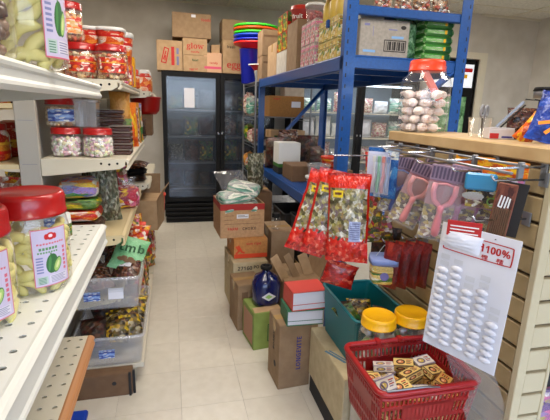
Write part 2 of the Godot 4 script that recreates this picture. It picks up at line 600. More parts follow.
func make_materials():
	M.crinkle_tex = noise_tex(11, 0.035, Color.BLACK, Color.WHITE, 256, true, 6.0)
	M.fine = noise_tex(3, 0.05, Color(0.86, 0.86, 0.86), Color(1, 1, 1), 256)
	M.coarse = noise_tex(5, 0.012, Color(0.88, 0.87, 0.85), Color(1, 1, 1), 256)
	M.tile_tex = noise_tex(6, 0.03, Color(0.955, 0.95, 0.94), Color(1, 1, 1), 256)
	M.wall = grained(Color(0.82, 0.80, 0.765), M.coarse, 0.6, 0.85)
	M.ceil = grained(Color(0.90, 0.88, 0.83), M.fine, 2.0, 0.9)
	M.slabm = flat(Color(0.55, 0.52, 0.47), 0.7)
	for k in 4:
		M["tile%d" % k] = grained([Color(0.845, 0.82, 0.765), Color(0.835, 0.81, 0.755), Color(0.855, 0.83, 0.775), Color(0.84, 0.812, 0.758)][k], M.tile_tex, 1.3 + 0.3 * k, 0.30)
	M.shelf_white = flat(Color(0.84, 0.845, 0.82), 0.4)
	M.shelf_white2 = flat(Color(0.83, 0.80, 0.72), 0.45)
	M.shelf_beige = flat(Color(0.82, 0.75, 0.58), 0.5)
	M.upright = flat(Color(0.66, 0.64, 0.60), 0.5)
	M.panel = flat(Color(0.72, 0.70, 0.65), 0.6)
	M.hole = flat(Color(0.25, 0.25, 0.25), 0.8)
	M.orange_strip = flat(Color(0.72, 0.50, 0.32), 0.5)
	M.red_lid = flat(Color(0.67, 0.07, 0.07), 0.3, 0.0, 0.3)
	M.orange_lid = flat(Color(0.90, 0.24, 0.09), 0.35)
	M.yellow_lid = flat(Color(0.92, 0.68, 0.05), 0.35)
	M.white_pl = flat(Color(0.90, 0.90, 0.88), 0.4)
	M.jar_clear = clear(Color(0.95, 0.96, 0.95), 0.025)
	M.tub_clear = clear(Color(0.90, 0.92, 0.95), 0.13, 0.12)
	M.film = clear(Color(0.95, 0.95, 0.97), 0.06, 0.05)
	M.tape = flat(Color(0.68, 0.55, 0.36), 0.25)
	var card := noise_tex(21, 0.02, Color(0.90, 0.88, 0.86), Color(1, 1, 1), 256)
	M.card = grained(Color(0.60, 0.495, 0.375), card, 2.5, 0.85)
	M.card_dark = grained(Color(0.46, 0.35, 0.25), card, 2.5, 0.85)
	M.card_light = grained(Color(0.71, 0.59, 0.445), card, 2.5, 0.85)
	M.card_cream = grained(Color(0.78, 0.72, 0.58), card, 2.5, 0.85)
	M.card_white = grained(Color(0.80, 0.78, 0.74), card, 2.5, 0.8)
	M.card_green = grained(Color(0.51, 0.59, 0.29), card, 2.5, 0.75)
	M.black = flat(Color(0.10, 0.10, 0.105), 0.5)
	M.black.metallic_specular = 0.25
	M.black_matte = flat(Color(0.13, 0.13, 0.135), 0.8)
	M.blue_steel = flat(Color(0.02, 0.29, 0.58), 0.4, 0.0, 0.2)
	M.blue_steel.albedo_texture = M.fine
	M.blue_steel.uv1_triplanar = true
	M.blue_steel.uv1_scale = Vector3.ONE * 4.0
	M.chrome = flat(Color(0.80, 0.81, 0.83), 0.18, 1.0)
	M.steel_grey = flat(Color(0.55, 0.56, 0.58), 0.35, 0.7)
	M.glass = clear(Color(0.75, 0.80, 0.82), 0.06, 0.02)
	M.fogged = clear(Color(0.24, 0.28, 0.33), 0.30, 0.10)
	M.teal = flat(Color(0.03, 0.42, 0.45), 0.4)
	M.basket = flat(Color(0.62, 0.10, 0.11), 0.35)
	M.paper = flat(Color(0.84, 0.84, 0.87), 0.55)
	M.ink_red = flat(Color(0.72, 0.08, 0.07), 0.6)
	M.ink_blue = flat(Color(0.16, 0.16, 0.48), 0.6)
	M.ink_dark = flat(Color(0.13, 0.11, 0.10), 0.7)
	M.ink_green = flat(Color(0.04, 0.30, 0.14), 0.6)
	M.ink_white = flat(Color(0.93, 0.93, 0.92), 0.6)
	M.banana = grained(Color(0.93, 0.89, 0.60), noise_tex(9, 0.03, Color(0.92, 0.93, 0.84), Color(1, 1, 1), 128), 9.0, 0.55)
	M.tint = flat(Color.WHITE, 0.35)
	M.tint.vertex_color_use_as_albedo = true
	M.slat = grained(Color(0.65, 0.57, 0.42), noise_tex(31, 0.02, Color(0.90, 0.88, 0.84), Color(1, 1, 1), 256), 3.0, 0.5)
	M.slat_end = flat(Color(0.78, 0.73, 0.60), 0.5)
	M.groove = flat(Color(0.40, 0.31, 0.21), 0.8)
	M.top_board = grained(Color(0.78, 0.67, 0.50), noise_tex(33, 0.015, Color(0.90, 0.87, 0.82), Color(1, 1, 1), 256), 2.0, 0.45)
	var W := Color(0.93, 0.92, 0.88)
	var R := Color(0.78, 0.10, 0.08)
	var G := Color(0.12, 0.48, 0.18)
	var Y := Color(0.93, 0.78, 0.12)
	var B := Color(0.12, 0.20, 0.55)
	var K := Color(0.10, 0.07, 0.06)
	var O := Color(0.90, 0.45, 0.08)
	var N := Color(0.38, 0.22, 0.12)
	var Pk := Color(0.86, 0.45, 0.62)
	M.p_rainbow = printed(print_tex(101, Color(0.75, 0.70, 0.62), [Color(0.62, 0.52, 0.80), Y, R, O, G, W, Color(0.35, 0.4, 0.7)], 40, 6, 16))
	M.p_red = printed(print_tex(102, Color(0.62, 0.09, 0.07), [R, Color(0.45, 0.04, 0.05), O, W, Y], 36, 4, 12))
	M.p_green = printed(print_tex(103, Color(0.20, 0.36, 0.14), [G, Color(0.40, 0.52, 0.20), K, Y, Color(0.5, 0.4, 0.2)], 40, 4, 12))
	M.p_brown = printed(print_tex(104, Color(0.25, 0.15, 0.10), [N, K, Color(0.50, 0.30, 0.20), Color(0.35, 0.18, 0.20), Color(0.6, 0.5, 0.45)], 60, 2, 6), 0.2, true, 0.4)
	M.p_yellow = printed(print_tex(105, Color(0.30, 0.24, 0.12), [Y, Color(0.80, 0.62, 0.10), Color(0.45, 0.36, 0.14), N, Color(0.3, 0.3, 0.12), K, Color(0.72, 0.68, 0.55)], 30, 4, 10), 0.2, true, 0.4)
	M.p_dark = printed(print_tex(106, Color(0.14, 0.10, 0.09), [K, N, Color(0.30, 0.08, 0.08), Color(0.3, 0.26, 0.2)], 40, 3, 10))
	M.p_leaf = printed(print_tex(107, Color(0.36, 0.36, 0.28), [Color(0.55, 0.55, 0.46), Color(0.24, 0.27, 0.17), Color(0.70, 0.69, 0.62), Color(0.30, 0.25, 0.18)], 160, 2, 5))
	M.p_berry = printed(print_tex(108, Color(0.55, 0.22, 0.28), [Color(0.70, 0.12, 0.22), Pk, W, Color(0.40, 0.08, 0.14), Y], 90, 3, 7))
	M.p_amber = printed(print_tex(109, Color(0.80, 0.55, 0.22), [Color(0.72, 0.46, 0.16), Color(0.85, 0.62, 0.30)], 14, 10, 25))
	M.p_gold = printed(print_tex(110, Color(0.62, 0.56, 0.40), [Color(0.75, 0.72, 0.60), Color(0.34, 0.32, 0.20), Color(0.50, 0.50, 0.22), Color(0.42, 0.30, 0.50), W, Color(0.70, 0.50, 0.22), Color(0.25, 0.22, 0.14)], 190, 2, 7, 0, 128, 160), 0.2)
	M.p_white = printed(print_tex(111, Color(0.84, 0.84, 0.80), [W, Color(0.35, 0.60, 0.52), Color(0.62, 0.68, 0.62), Color(0.5, 0.5, 0.52), Color(0.2, 0.45, 0.38)], 26, 4, 14, 5), 0.3)
	M.p_candybox = printed(box_tex(Color(0.90, 0.79, 0.50), 0), 0.4, false)
	M.p_candybox2 = printed(box_tex(Color(0.84, 0.66, 0.36), 1), 0.4, false)
	M.p_candybox3 = printed(box_tex(Color(0.88, 0.86, 0.82), 2), 0.4, false)
	M.p_flower = printed(print_tex(115, Color(0.45, 0.30, 0.18), [Y, W, R, Color(0.25, 0.35, 0.12), Pk], 44, 4, 10))
	M.p_labelblue = printed(print_tex(116, Color(0.25, 0.38, 0.66), [W, B, Color(0.55, 0.68, 0.88)], 10, 4, 14, 4), 0.4, false)
	M.p_orangetub = printed(print_tex(117, Color(0.85, 0.32, 0.08), [O, R, Color(0.95, 0.62, 0.20), W], 14, 5, 14, 1, 128, 96), 0.4, false)
	M.p_redjar = printed(print_tex(118, Color(0.66, 0.12, 0.07), [R, O, Color(0.86, 0.66, 0.20), W, Color(0.45, 0.05, 0.05)], 40, 4, 13, 2, 160, 96), 0.35, false)
	M.p_whitelabel = printed(print_tex(119, Color(0.86, 0.80, 0.74), [W, O, R, Color(0.80, 0.66, 0.40)], 16, 4, 12, 3, 96, 96), 0.4, false)
	M.p_purple = printed(print_tex(120, Color(0.45, 0.36, 0.56), [Color(0.62, 0.52, 0.72), Color(0.30, 0.22, 0.42), Pk, W, Color(0.75, 0.7, 0.35)], 30, 4, 12), 0.3, false)
	M.p_skull = printed(print_tex(121, Color(0.62, 0.55, 0.20), [W, K, Color(0.45, 0.30, 0.34), Color(0.75, 0.65, 0.25), Color(0.2, 0.12, 0.1)], 40, 4, 10), 0.3, false)
	M.p_bluecard = printed(print_tex(122, Color(0.10, 0.36, 0.66), [Color(0.25, 0.55, 0.80), Color(0.06, 0.24, 0.52), W], 12, 5, 14, 1), 0.35, false)
	M.p_greenpack = printed(print_tex(123, Color(0.24, 0.50, 0.20), [Color(0.50, 0.70, 0.40), Color(0.62, 0.78, 0.52), Color(0.14, 0.36, 0.14), W], 18, 5, 16, 4), 0.3, true)
	M.p_greenweave = printed(print_tex(124, Color(0.35, 0.56, 0.36), [Color(0.50, 0.70, 0.50), Color(0.18, 0.38, 0.20), Color(0.65, 0.80, 0.64)], 150, 2, 6), 0.4)
	M.p_goldenbox = printed(print_tex(125, Color(0.80, 0.66, 0.30), [Color(0.88, 0.78, 0.46), Color(0.20, 0.42, 0.18), Color(0.62, 0.48, 0.2), W], 20, 5, 14, 3), 0.4, false)
	M.p_pinkbox = printed(print_tex(126, Color(0.80, 0.72, 0.68), [W, Pk, Color(0.70, 0.28, 0.30), Color(0.62, 0.60, 0.58)], 18, 4, 12, 3), 0.5, false)
	M.p_greenyellow = printed(print_tex(127, Color(0.10, 0.40, 0.16), [Y, Color(0.06, 0.30, 0.10), Y, R], 14, 8, 20, 0), 0.4, false)
	M.p_chips = printed(print_tex(128, Color(0.08, 0.22, 0.58), [Color(0.06, 0.16, 0.46), Color(0.12, 0.30, 0.70)], 14, 8, 22), 0.3)
	M.p_orangebag = printed(print_tex(129, Color(0.86, 0.34, 0.05), [O, Color(0.70, 0.22, 0.04), Y], 20, 5, 16), 0.3)
	M.p_jelly = printed(print_tex(130, Color(0.70, 0.07, 0.05), [Color(0.85, 0.14, 0.08), Color(0.50, 0.03, 0.03), Color(0.92, 0.45, 0.30), Color(0.62, 0.06, 0.05)], 70, 4, 11), 0.15, true, 0.5)
	M.p_comb = printed(print_tex(131, Color(0.34, 0.14, 0.09), [Color(0.42, 0.20, 0.14), Color(0.25, 0.09, 0.06), Color(0.5, 0.28, 0.2)], 26, 4, 12), 0.4, false)
	M.p_tray = printed(print_tex(132, Color(0.20, 0.11, 0.09), [Color(0.30, 0.15, 0.12), Color(0.13, 0.07, 0.06), Color(0.42, 0.30, 0.26)], 70, 3, 8), 0.25, true, 0.4)
	M.p_greenbag = printed(print_tex(133, Color(0.46, 0.70, 0.50), [Color(0.40, 0.64, 0.44), Color(0.56, 0.78, 0.58)], 10, 10, 26), 0.35)
	M.p_white2 = printed(print_tex(134, Color(0.82, 0.76, 0.70), [W, Color(0.62, 0.20, 0.30), Color(0.70, 0.62, 0.50), Color(0.5, 0.3, 0.25)], 60, 2, 6), 0.35)

func box_tex(base: Color, k: int) -> ImageTexture:
	var im := Image.create(96, 64, false, Image.FORMAT_RGB8)
	im.fill(base)
	var dark: Color = [Color(0.16, 0.09, 0.07), Color(0.28, 0.12, 0.08), Color(0.46, 0.40, 0.52)][k]
	im.fill_rect(Rect2i(0, 0, 96, 5), dark.lerp(base, 0.3))
	im.fill_rect(Rect2i(0, 59, 96, 5), dark.lerp(base, 0.3))
	ellipse(im, 34, 32, 22, 19, dark)
	ellipse(im, 34, 32, 15, 12, Color(0.82, 0.52, 0.34) if k < 2 else Color(0.80, 0.70, 0.30))
	ellipse(im, 31, 29, 6, 6, Color(0.93, 0.82, 0.66))
	for q in 4:
		im.fill_rect(Rect2i(62, 14 + 9 * q, 26 - 6 * (q % 2), 5), Color(0.66, 0.14, 0.10) if q % 2 == 0 else dark)
	return ImageTexture.create_from_image(im)

func build_shell():
	# floor slab with separate vinyl tiles
	var fl := struct("floor", slab(Vector3(-3.3, -0.14, -6.2), Vector3(5.1, -0.0035, 3.15)), M.slabm)
	var t := 0.3048
	var tm := rbox(Vector3(t - 0.0011, 0.0035, t - 0.0011), 0.0006)
	rng.seed = 77
	for i in range(-5, 5):
		for j in range(-12, 5):
			part("tile", tm, M["tile%d" % (rng.randi() % 4)], fl, Vector3(0.0179 + (i + 0.5) * t, -0.0035, -2.436 + (j + 0.5) * t), Vector3(0, 90 * (rng.randi() % 4), 0))
	# rest of the floor, past the tiles that can be told apart
	var m := MB.new()
	var x0 := 0.0179 - 5 * t
	var x1 := 0.0179 + 5 * t
	var z0 := -2.436 - 12 * t
	var z1 := -2.436 + 5 * t
	m.box(Vector3(-3.3, -0.0034, -6.2), Vector3(x0, 0, 3.15))
	m.box(Vector3(x1, -0.0034, -6.2), Vector3(5.1, 0, 3.15))
	m.box(Vector3(x0, -0.0034, z1), Vector3(x1, 0, 3.15))
	m.box(Vector3(x0, -0.0034, -6.2), Vector3(x1, 0, z0))
	part("vinyl_sheet", m.done(), M.tile1, fl)
	var ce := struct("ceiling", slab(Vector3(-3.3, 2.73, -6.2), Vector3(5.1, 2.87, 3.15)), M.ceil)
	for k in 15:
		part("ceiling_grid_bar", slab(Vector3(-3.3, 2.722, -6.0 + 0.61 * k - 0.012), Vector3(5.1, 2.73, -6.0 + 0.61 * k + 0.012)), M.shelf_white2, ce)
	for k in 7:
		part("ceiling_grid_bar", slab(Vector3(-2.9 + 1.22 * k - 0.012, 2.7215, -6.0), Vector3(-2.9 + 1.22 * k + 0.012, 2.7295, 3.0)), M.shelf_white2, ce)
	struct("wall_back", slab(Vector3(-3.3, 0, -6.14), Vector3(3.3, 2.73, -6.0)), M.wall)
	struct("wall_left", slab(Vector3(-3.3, 0, -6.0), Vector3(-3.18, 2.73, 3.0)), M.wall)
	struct("wall_right", slab(Vector3(4.92, 0, -6.0), Vector3(5.04, 2.73, 3.0)), M.wall)
	# partition at the rear right with a doorway
	m = MB.new()
	m.box(Vector3(4.14, 0, -5.30), Vector3(4.92, 2.73, -5.18))
	m.box(Vector3(3.3, 2.17, -5.30), Vector3(4.14, 2.73, -5.18))
	m.box(Vector3(3.3, 0, -6.0), Vector3(3.42, 2.73, -5.30))
	m.box(Vector3(3.3, 0, -5.30), Vector3(3.36, 2.17, -5.18))
	m.box(Vector3(3.42, 0, -6.1), Vector3(4.92, 2.73, -6.0))
	struct("wall_rear_right", m.done(), M.wall)
	var tr := struct("trim_1", slab(Vector3(4.06, 0, -5.182), Vector3(4.16, 2.25, -5.155)), M.shelf_white2)
	part("head_casing", slab(Vector3(3.36, 2.17, -5.182), Vector3(4.06, 2.25, -5.155)), M.shelf_white2, tr)
	struct("trim_2", slab(Vector3(4.0, 2.705, -5.18), Vector3(4.92, 2.73, -5.15)), M.shelf_white2)
	struct("baseboard_rear", slab(Vector3(-3.18, 0, -6.0), Vector3(3.3, 0.1, -5.985)), M.black_matte)
	# shop front behind the viewer: wall with a wide window
	m = MB.new()
	m.box(Vector3(-3.3, 0, 3.0), Vector3(5.04, 0.5, 3.12))
	m.box(Vector3(-3.3, 2.4, 3.0), Vector3(5.04, 2.73, 3.12))
	m.box(Vector3(-3.3, 0.5, 3.0), Vector3(-2.6, 2.4, 3.12))
	m.box(Vector3(4.2, 0.5, 3.0), Vector3(5.04, 2.4, 3.12))
	struct("wall_front", m.done(), M.wall)
	var wf := MB.new()
	for k in 4:
		var xx := -2.6 + k * 6.8 / 3.0
		wf.box(Vector3(xx - 0.03, 0.5, 3.03), Vector3(xx + 0.03, 2.4, 3.09))
	wf.box(Vector3(-2.6, 0.5, 3.03), Vector3(4.2, 0.55, 3.09))
	wf.box(Vector3(-2.6, 2.35, 3.03), Vector3(4.2, 2.4, 3.09))
	var win := struct("window_1", wf.done(), M.black_matte)
	for k in 3:
		var xx := -2.6 + k * 6.8 / 3.0
		part("pane", slab(Vector3(xx + 0.03, 0.55, 3.055), Vector3(xx + 6.8 / 3.0 - 0.03, 2.35, 3.061)), M.glass, win)

# metal shelf on brackets; top at y, from x back to x front, z far to z near
func store_shelf(label: String, y: float, xb: float, xf: float, z0: float, z1: float, mat: Material, lip := 0.065, holes := 0, lip_mat: Material = null) -> Node3D:
	var o := thing("shelf", label, "shelf", Vector3(0, y, 0))
	var xp := xf - 0.022
	var strip := 0.0
	if holes > 0:
		strip = 0.04 * holes
	part("deck", slab(Vector3(xb, -0.004, z0), Vector3(xp - strip, 0, z1)), mat, o)
	if holes > 0:
		var m := MB.new()
		var n := int((z1 - z0) / 0.0508)
		var dz := (z1 - z0) / n
		for rrow in holes:
			for k in n:
				var cx := xp - strip + 0.04 * (rrow + 0.5)
				var cz := z0 + (k + 0.5) * dz
				var hx := 0.02
				var hz := dz / 2
				for q in 8:
					var a0 := TAU * q / 8.0 + PI / 8
					var a1 := TAU * (q + 1) / 8.0 + PI / 8
					var i0 := Vector3(cx + 0.0072 * cos(a0), 0, cz + 0.0060 * sin(a0))
					var i1 := Vector3(cx + 0.0072 * cos(a1), 0, cz + 0.0060 * sin(a1))
					var s0 := 1.0 / maxf(absf(cos(a0)), absf(sin(a0)))
					var s1 := 1.0 / maxf(absf(cos(a1)), absf(sin(a1)))
					var o0 := Vector3(cx + hx * cos(a0) * s0, 0, cz + hz * sin(a0) * s0)
					var o1 := Vector3(cx + hx * cos(a1) * s1, 0, cz + hz * sin(a1) * s1)
					if q % 2 == 1:
						pass
					m.quad(o1, o0, i0, i1)
					m.quad(i0, i1, i1 - Vector3(0, 0.004, 0), i0 - Vector3(0, 0.004, 0))
					# corner of the cell
					if absf(fposmod(a0 + PI / 8, PI / 2) - PI / 4) < 0.01:
						m.tri(o0, o1, Vector3(cx + hx * signf(cos(a0 + PI / 8)), 0, cz + hz * signf(sin(a0 + PI / 8))))
		part("perforated_strip", m.done(), mat, o)
		part("shade_pan", slab(Vector3(xb + 0.01, -0.045, z0 + 0.006), Vector3(xp + 0.004, -0.040, z1 - 0.006)), mat, o)  # pan added beneath to block light, so the holes look dark
	var pr := [Vector2(xp, 0), Vector2(xp + 0.006, 0.0012), Vector2(xf - 0.006, -0.002), Vector2(xf, -0.008), Vector2(xf - 0.001, -0.014), Vector2(xf - 0.005, -0.018), Vector2(xf - 0.005, -lip + 0.020), Vector2(xf - 0.001, -lip + 0.014), Vector2(xf, -lip + 0.008), Vector2(xf - 0.006, -lip), Vector2(xf - 0.018, -lip), Vector2(xf - 0.018, -lip + 0.006), Vector2(xf - 0.010, -lip + 0.012), Vector2(xf - 0.010, -0.014), Vector2(xp, -0.006)]
	part("front_lip", extrude(pr, z0, z1), lip_mat if lip_mat else mat, o)
	for z in [z0, z1]:
		var zz: float = z + (0.003 if z == z0 else -0.003)
		var br := [Vector2(xb, -0.004), Vector2(xp + 0.004, -0.004), Vector2(xp + 0.004, -0.03), Vector2(xp - 0.02, -0.045), Vector2(xb + 0.02, -0.075), Vector2(xb, -0.075)]
		var bk := part("bracket", extrude(br, zz - 0.0025, zz + 0.0025), mat, o)
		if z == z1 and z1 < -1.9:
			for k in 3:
				part("painted_bolt_hole", disc_mesh([[0, 0, 0.0055, 0.0055]]), M.black, bk, Vector3(xp - 0.03 - 0.035 * k, -0.02 - 0.004 * (k % 2), zz + 0.0022))  # flat black disc, painted for the darkness inside a bolt hole
	return o

func gondola(label: String, x: float, z0: float, z1: float, h: float, both: bool, xf: float) -> Node3D:
	var o := thing("gondola_frame", label, "shelving", Vector3(x, 0, 0))
	part("back_panel", slab(Vector3(-0.012, 0.12, z0 + 0.02), Vector3(0.012, h - 0.02, z1 - 0.02)), M.panel, o)
	for z in [z0 + 0.015, z1 - 0.015]:
		var ur := part("upright", rbox(Vector3(0.085, h, 0.03), 0.003), M.upright, o, Vector3(0, 0, z))
		for k in 8:
			part("seam_mark", slab(Vector3(-0.03, 0.21 + 0.19 * k, 0.0148), Vector3(0.03, 0.2125 + 0.19 * k, 0.0154)), M.steel_grey, ur)  # grey strip drawn for a dark seam line on the upright, not a clip
	var w := xf - x
	part("base_deck", slab(Vector3(0.03, 0.105, z0), Vector3(w, 0.13, z1)), M.shelf_white2, o)
	part("kick_plate", slab(Vector3(w - 0.06, 0, z0), Vector3(w - 0.05, 0.105, z1)), M.panel, o)
	if both:
		part("base_deck", slab(Vector3(-w, 0.105, z0), Vector3(-0.03, 0.13, z1)), M.shelf_white2, o)
		part("kick_plate", slab(Vector3(-w + 0.05, 0, z0), Vector3(-w + 0.06, 0.105, z1)), M.panel, o)
	return o

func banana_mesh(k: int) -> ArrayMesh:
	var pts := []
	var rs := []
	for i in 9:
		var t := -1.0 + 2.0 * i / 8.0
		pts.append(Vector3(t * 0.036, -0.015 * t * t * (1.0 + 0.25 * k), 0.003 * sin(t * 2.0 + k)))
		rs.append(0.0100 * pow(maxf(0.0, 1.0 - pow(absf(t), 3.2)), 0.5) + 0.0018)
	var m := MB.new(true)
	m.tube(pts, rs, 8)
	return m.done()

func banana_fill(at: Vector3, r: float, h: float, label: String, group: String, sd: int, a_from: float, a_to: float, y0 := 0.012):
	rng.seed = sd
	var ms := [cache.get_or_add("ban0", banana_mesh(0)), cache.get_or_add("ban1", banana_mesh(1)), cache.get_or_add("ban2", banana_mesh(2))]
	var y := y0 + 0.012
	var layer := 0
	while y < h - 0.01:
		var n := int((a_to - a_from) / 44.0)
		for i in n:
			var a := deg_to_rad(a_from + (a_to - a_from) * (i + 0.5 + 0.45 * (layer % 2) + rng.randf_range(-0.12, 0.12)) / n)
			var rr := r - 0.0175 - rng.randf() * 0.004
			var o := part("banana_sweet", ms[rng.randi() % 3], M.banana, self)
			meta(o, label, "sweet", group)
			var b := Basis(Vector3.UP, a) * Basis.from_euler(Vector3(rng.randf_range(-0.2, 0.2), rng.randf_range(-0.1, 0.1), rng.randf_range(-0.9, 0.9) + (PI if rng.randf() < 0.35 else 0.0)))
			o.transform = Transform3D(b * rng.randf_range(0.9, 1.2), at + Vector3(rr * sin(a), y + rng.randf_range(-0.003, 0.003), rr * cos(a)))
		y += 0.0235
		layer += 1

func melon_label(o: Node3D, r: float, y0: float, y1: float, a0: float, a1: float):
	if not M.has("melon"):
		var im := Image.create(128, 200, false, Image.FORMAT_RGB8)
		var lav := Color(0.80, 0.77, 0.88)
		var rose := Color(0.84, 0.42, 0.50)
		im.fill(rose)
		im.fill_rect(Rect2i(3, 3, 122, 194), lav)
		for q in [[64, 26, 14, 13], [50, 27, 8, 10], [78, 27, 8, 10]]:
			ellipse(im, q[0], q[1], q[2], q[3], Color(0.80, 0.12, 0.14))
		ellipse(im, 64, 25, 8, 6, Color(0.93, 0.86, 0.90))
		for k in 10:
			im.fill_rect(Rect2i(16 + k * 10, 48 + k % 2, 7, 6), rose)
		for k in 6:
			im.fill_rect(Rect2i(22 + k * 11, 64, 8, 9), Color(0.36, 0.58, 0.36))
		for k in 8:
			im.fill_rect(Rect2i(16 + k * 9, 78, 6, 6), Color(0.40, 0.60, 0.42))
		ellipse(im, 62, 122, 21, 34, Color(0.20, 0.42, 0.24), 0.15)
		ellipse(im, 54, 120, 5, 28, Color(0.30, 0.55, 0.30), 0.15)
		ellipse(im, 80, 130, 15, 28, Color(0.24, 0.46, 0.24), 0.45)
		ellipse(im, 82, 130, 11, 24, Color(0.66, 0.80, 0.46), 0.45)
		ellipse(im, 82, 130, 5, 14, Color(0.86, 0.88, 0.62), 0.45)
		ellipse(im, 60, 92, 3, 9, Color(0.24, 0.46, 0.2))
		for k in 6:
			im.fill_rect(Rect2i(10, 96 + k * 10, 22, 5), Color(0.50, 0.52, 0.72))
			im.fill_rect(Rect2i(106, 70 + k * 15, 10, 10), rose)
		im.fill_rect(Rect2i(10, 164, 34, 26), Color(0.72, 0.80, 0.78))
		im.fill_rect(Rect2i(50, 164, 66, 26), Color(0.86, 0.85, 0.90))
		for k in 5:
			im.fill_rect(Rect2i(54, 167 + k * 5, 56 - 8 * (k % 2), 2), Color(0.5, 0.5, 0.66))
			im.fill_rect(Rect2i(14, 168 + k * 5, 24, 2), Color(0.3, 0.5, 0.4))
		M.melon = printed(ImageTexture.create_from_image(im), 0.4, false)
	part("label", arc_label(r + 0.0012, y0, y1, a0, a1), M.melon, o)

func disc_mesh(list: Array, z := 0.0006) -> ArrayMesh:
	var m := MB.new()
	for d in list:
		for k in 16:
			var a := TAU * k / 16.0
			var b := TAU * (k + 1) / 16.0
			m.tri(Vector3(d[0], d[1], z), Vector3(d[0] + d[2] * cos(a), d[1] + d[3] * sin(a), z), Vector3(d[0] + d[2] * cos(b), d[1] + d[3] * sin(b), z))
	return m.done()

func bars_mesh(list: Array) -> ArrayMesh:
	var m := MB.new()
	for d in list:
		m.box(Vector3(d[0], d[1], -0.0004), Vector3(d[0] + d[2], d[1] + d[3], 0.0005))
	return m.done()

func build_left_near():
	M.lavender = flat(Color(0.80, 0.76, 0.86), 0.45)
	M.ink_rose = flat(Color(0.82, 0.38, 0.46), 0.5)
	M.ink_leaf = flat(Color(0.16, 0.42, 0.22), 0.5)
	M.ink_lime = flat(Color(0.55, 0.72, 0.36), 0.5)
	M.ink_slate = flat(Color(0.42, 0.42, 0.58), 0.5)
	gondola("near left gondola frame carrying the perforated white shelves", -0.64, -1.58, 0.45, 1.9, false, -0.36)
	store_shelf("uppermost near white metal shelf at top left", 1.497, -0.62, -0.235, -1.66, 0.4, M.shelf_white, 0.05, 0)
	store_shelf("perforated white metal shelf under the melon sweet jars", 1.0, -0.62, -0.238, -1.6, 0.4, M.shelf_white, 0.075, 2)
	store_shelf("lower perforated shelf with an orange price strip on its edge", 0.6, -0.62, -0.292, -1.52, 0.4, M.shelf_white2, 0.042, 2, M.orange_strip)
	# big jars of banana-shaped sweets
	var spots := [[Vector3(-0.327, 1.0, -1.065), "red-lidded jar of banana sweets with a lavender label, middle shelf"], [Vector3(-0.392, 1.0, -0.89), "red-lidded jar of banana sweets cut off by the left edge, middle shelf"]]
	for k in 2:
		var o := jar("sweet_jar", spots[k][1], spots[k][0], 0.083, 0.230, M.red_lid, 0.079, 0.052, 0.0, "jars of banana-shaped sweets")
		melon_label(o, 0.083, 0.02, 0.155, 15 if k == 0 else 17, 71 if k == 0 else 75)
		banana_fill(spots[k][0], 0.083, 0.172, ["pale yellow banana-shaped sweet in the jar with the whole lavender label", "pale yellow banana-shaped sweet in the jar at the left edge"][k], ["banana sweets in the middle-shelf jar", "banana sweets in the left-edge jar"][k], 40 + k, -150, 130)
	var p := Vector3(-0.293, 1.497, -1.03)
	var o2 := jar("sweet_jar", "tall jar of banana sweets on the uppermost left shelf", p, 0.083, 0.30, M.red_lid, 0.079, 0.052, 0.0, "jars of banana-shaped sweets")
	melon_label(o2, 0.083, 0.02, 0.22, 42, 98)
	banana_fill(p, 0.083, 0.235, "pale yellow banana-shaped sweet in the jar on the uppermost shelf", "banana sweets in the uppermost jar", 47, -150, 130)
	p = Vector3(-0.327, 1.497, -0.835)
	var o3 := jar("sweet_jar", "jar of brown snacks with a blue label at the top left corner", p, 0.078, 0.28, M.red_lid)
	part("label", arc_label(0.0795, 0.095, 0.2, 25, 85), M.p_labelblue, o3)
	filling("brown rolled snacks packed in the top left corner jar", p, sweets(0.076, 0.21, 0.013, 230, [Color(0.16, 0.09, 0.05), Color(0.24, 0.14, 0.08), Color(0.10, 0.05, 0.03), Color(0.28, 0.18, 0.11)], 5), M.tint, "brown_snacks")
	# two small bottles at the far end of the middle shelf
	for k in 2:
		var b := thing("small_bottle", ["small green-labelled bottle with white cap near the shelf corner", "small grey bottle with white cap behind the melon sweet jar"][k], "bottle", [Vector3(-0.345, 1.0, -1.45), Vector3(-0.405, 1.0, -1.53)][k], 0, "white-capped small bottles")
		part("body", lathe([Vector2(0, 0.001), Vector2(0.02, 0.001), Vector2(0.022, 0.004), Vector2(0.022, 0.058 + 0.02 * k), Vector2(0.017, 0.066 + 0.02 * k)], 20), [M.white_pl, M.tub_clear][k], b)
		part("cap", lid(0.021, 0.018), M.white_pl, b, Vector3(0, 0.064 + 0.02 * k, 0))
		part("label", arc_label(0.0226, 0.008, 0.05, -60, 90), [M.p_green, M.p_labelblue][k], b)

func candy_jar(label: String, fill: String, at: Vector3, r: float, h: float, cols: Array, sd: int, size := 0.011, lab: Material = null) -> Node3D:
	var o := jar("sweet_jar", label, at, r, h, M.red_lid, r * 0.92, 0.03, 0.15, "red-lidded sweet jars on the far left gondola")
	filling(fill, at, sweets(r * 0.98, h - 0.035, size, int(2600.0 * r * r * h / 0.0022 * pow(0.011 / size, 2.0)), cols, sd), M.tint)
	if lab:
		part("label", arc_label(r * 1.01, h * 0.2, h * 0.62, -35, 65, 0.15), lab, o)
	return o

func tub(label: String, at: Vector3, r0: float, r1: float, h: float, mat: Material, lid_mat: Material, called := "snack_tub", group := "", square := 0.5) -> Node3D:
	var o := thing(called, label, "tub", at, 0, group)
	part("body", lathe([Vector2(0, 0.001), Vector2(r0 * 0.96, 0.001), Vector2(r0, 0.004), Vector2(r1, h * 0.86)], 28, square), mat, o)
	part("lid", lathe([Vector2(r1, h * 0.83), Vector2(r1 * 1.05, h * 0.83), Vector2(r1 * 1.06, h * 0.97), Vector2(r1 * 1.02, h), Vector2(r1 * 0.9, h), Vector2(r1 * 0.88, h - 0.004), Vector2(0, h - 0.004)], 28, square), lid_mat, o)
	return o

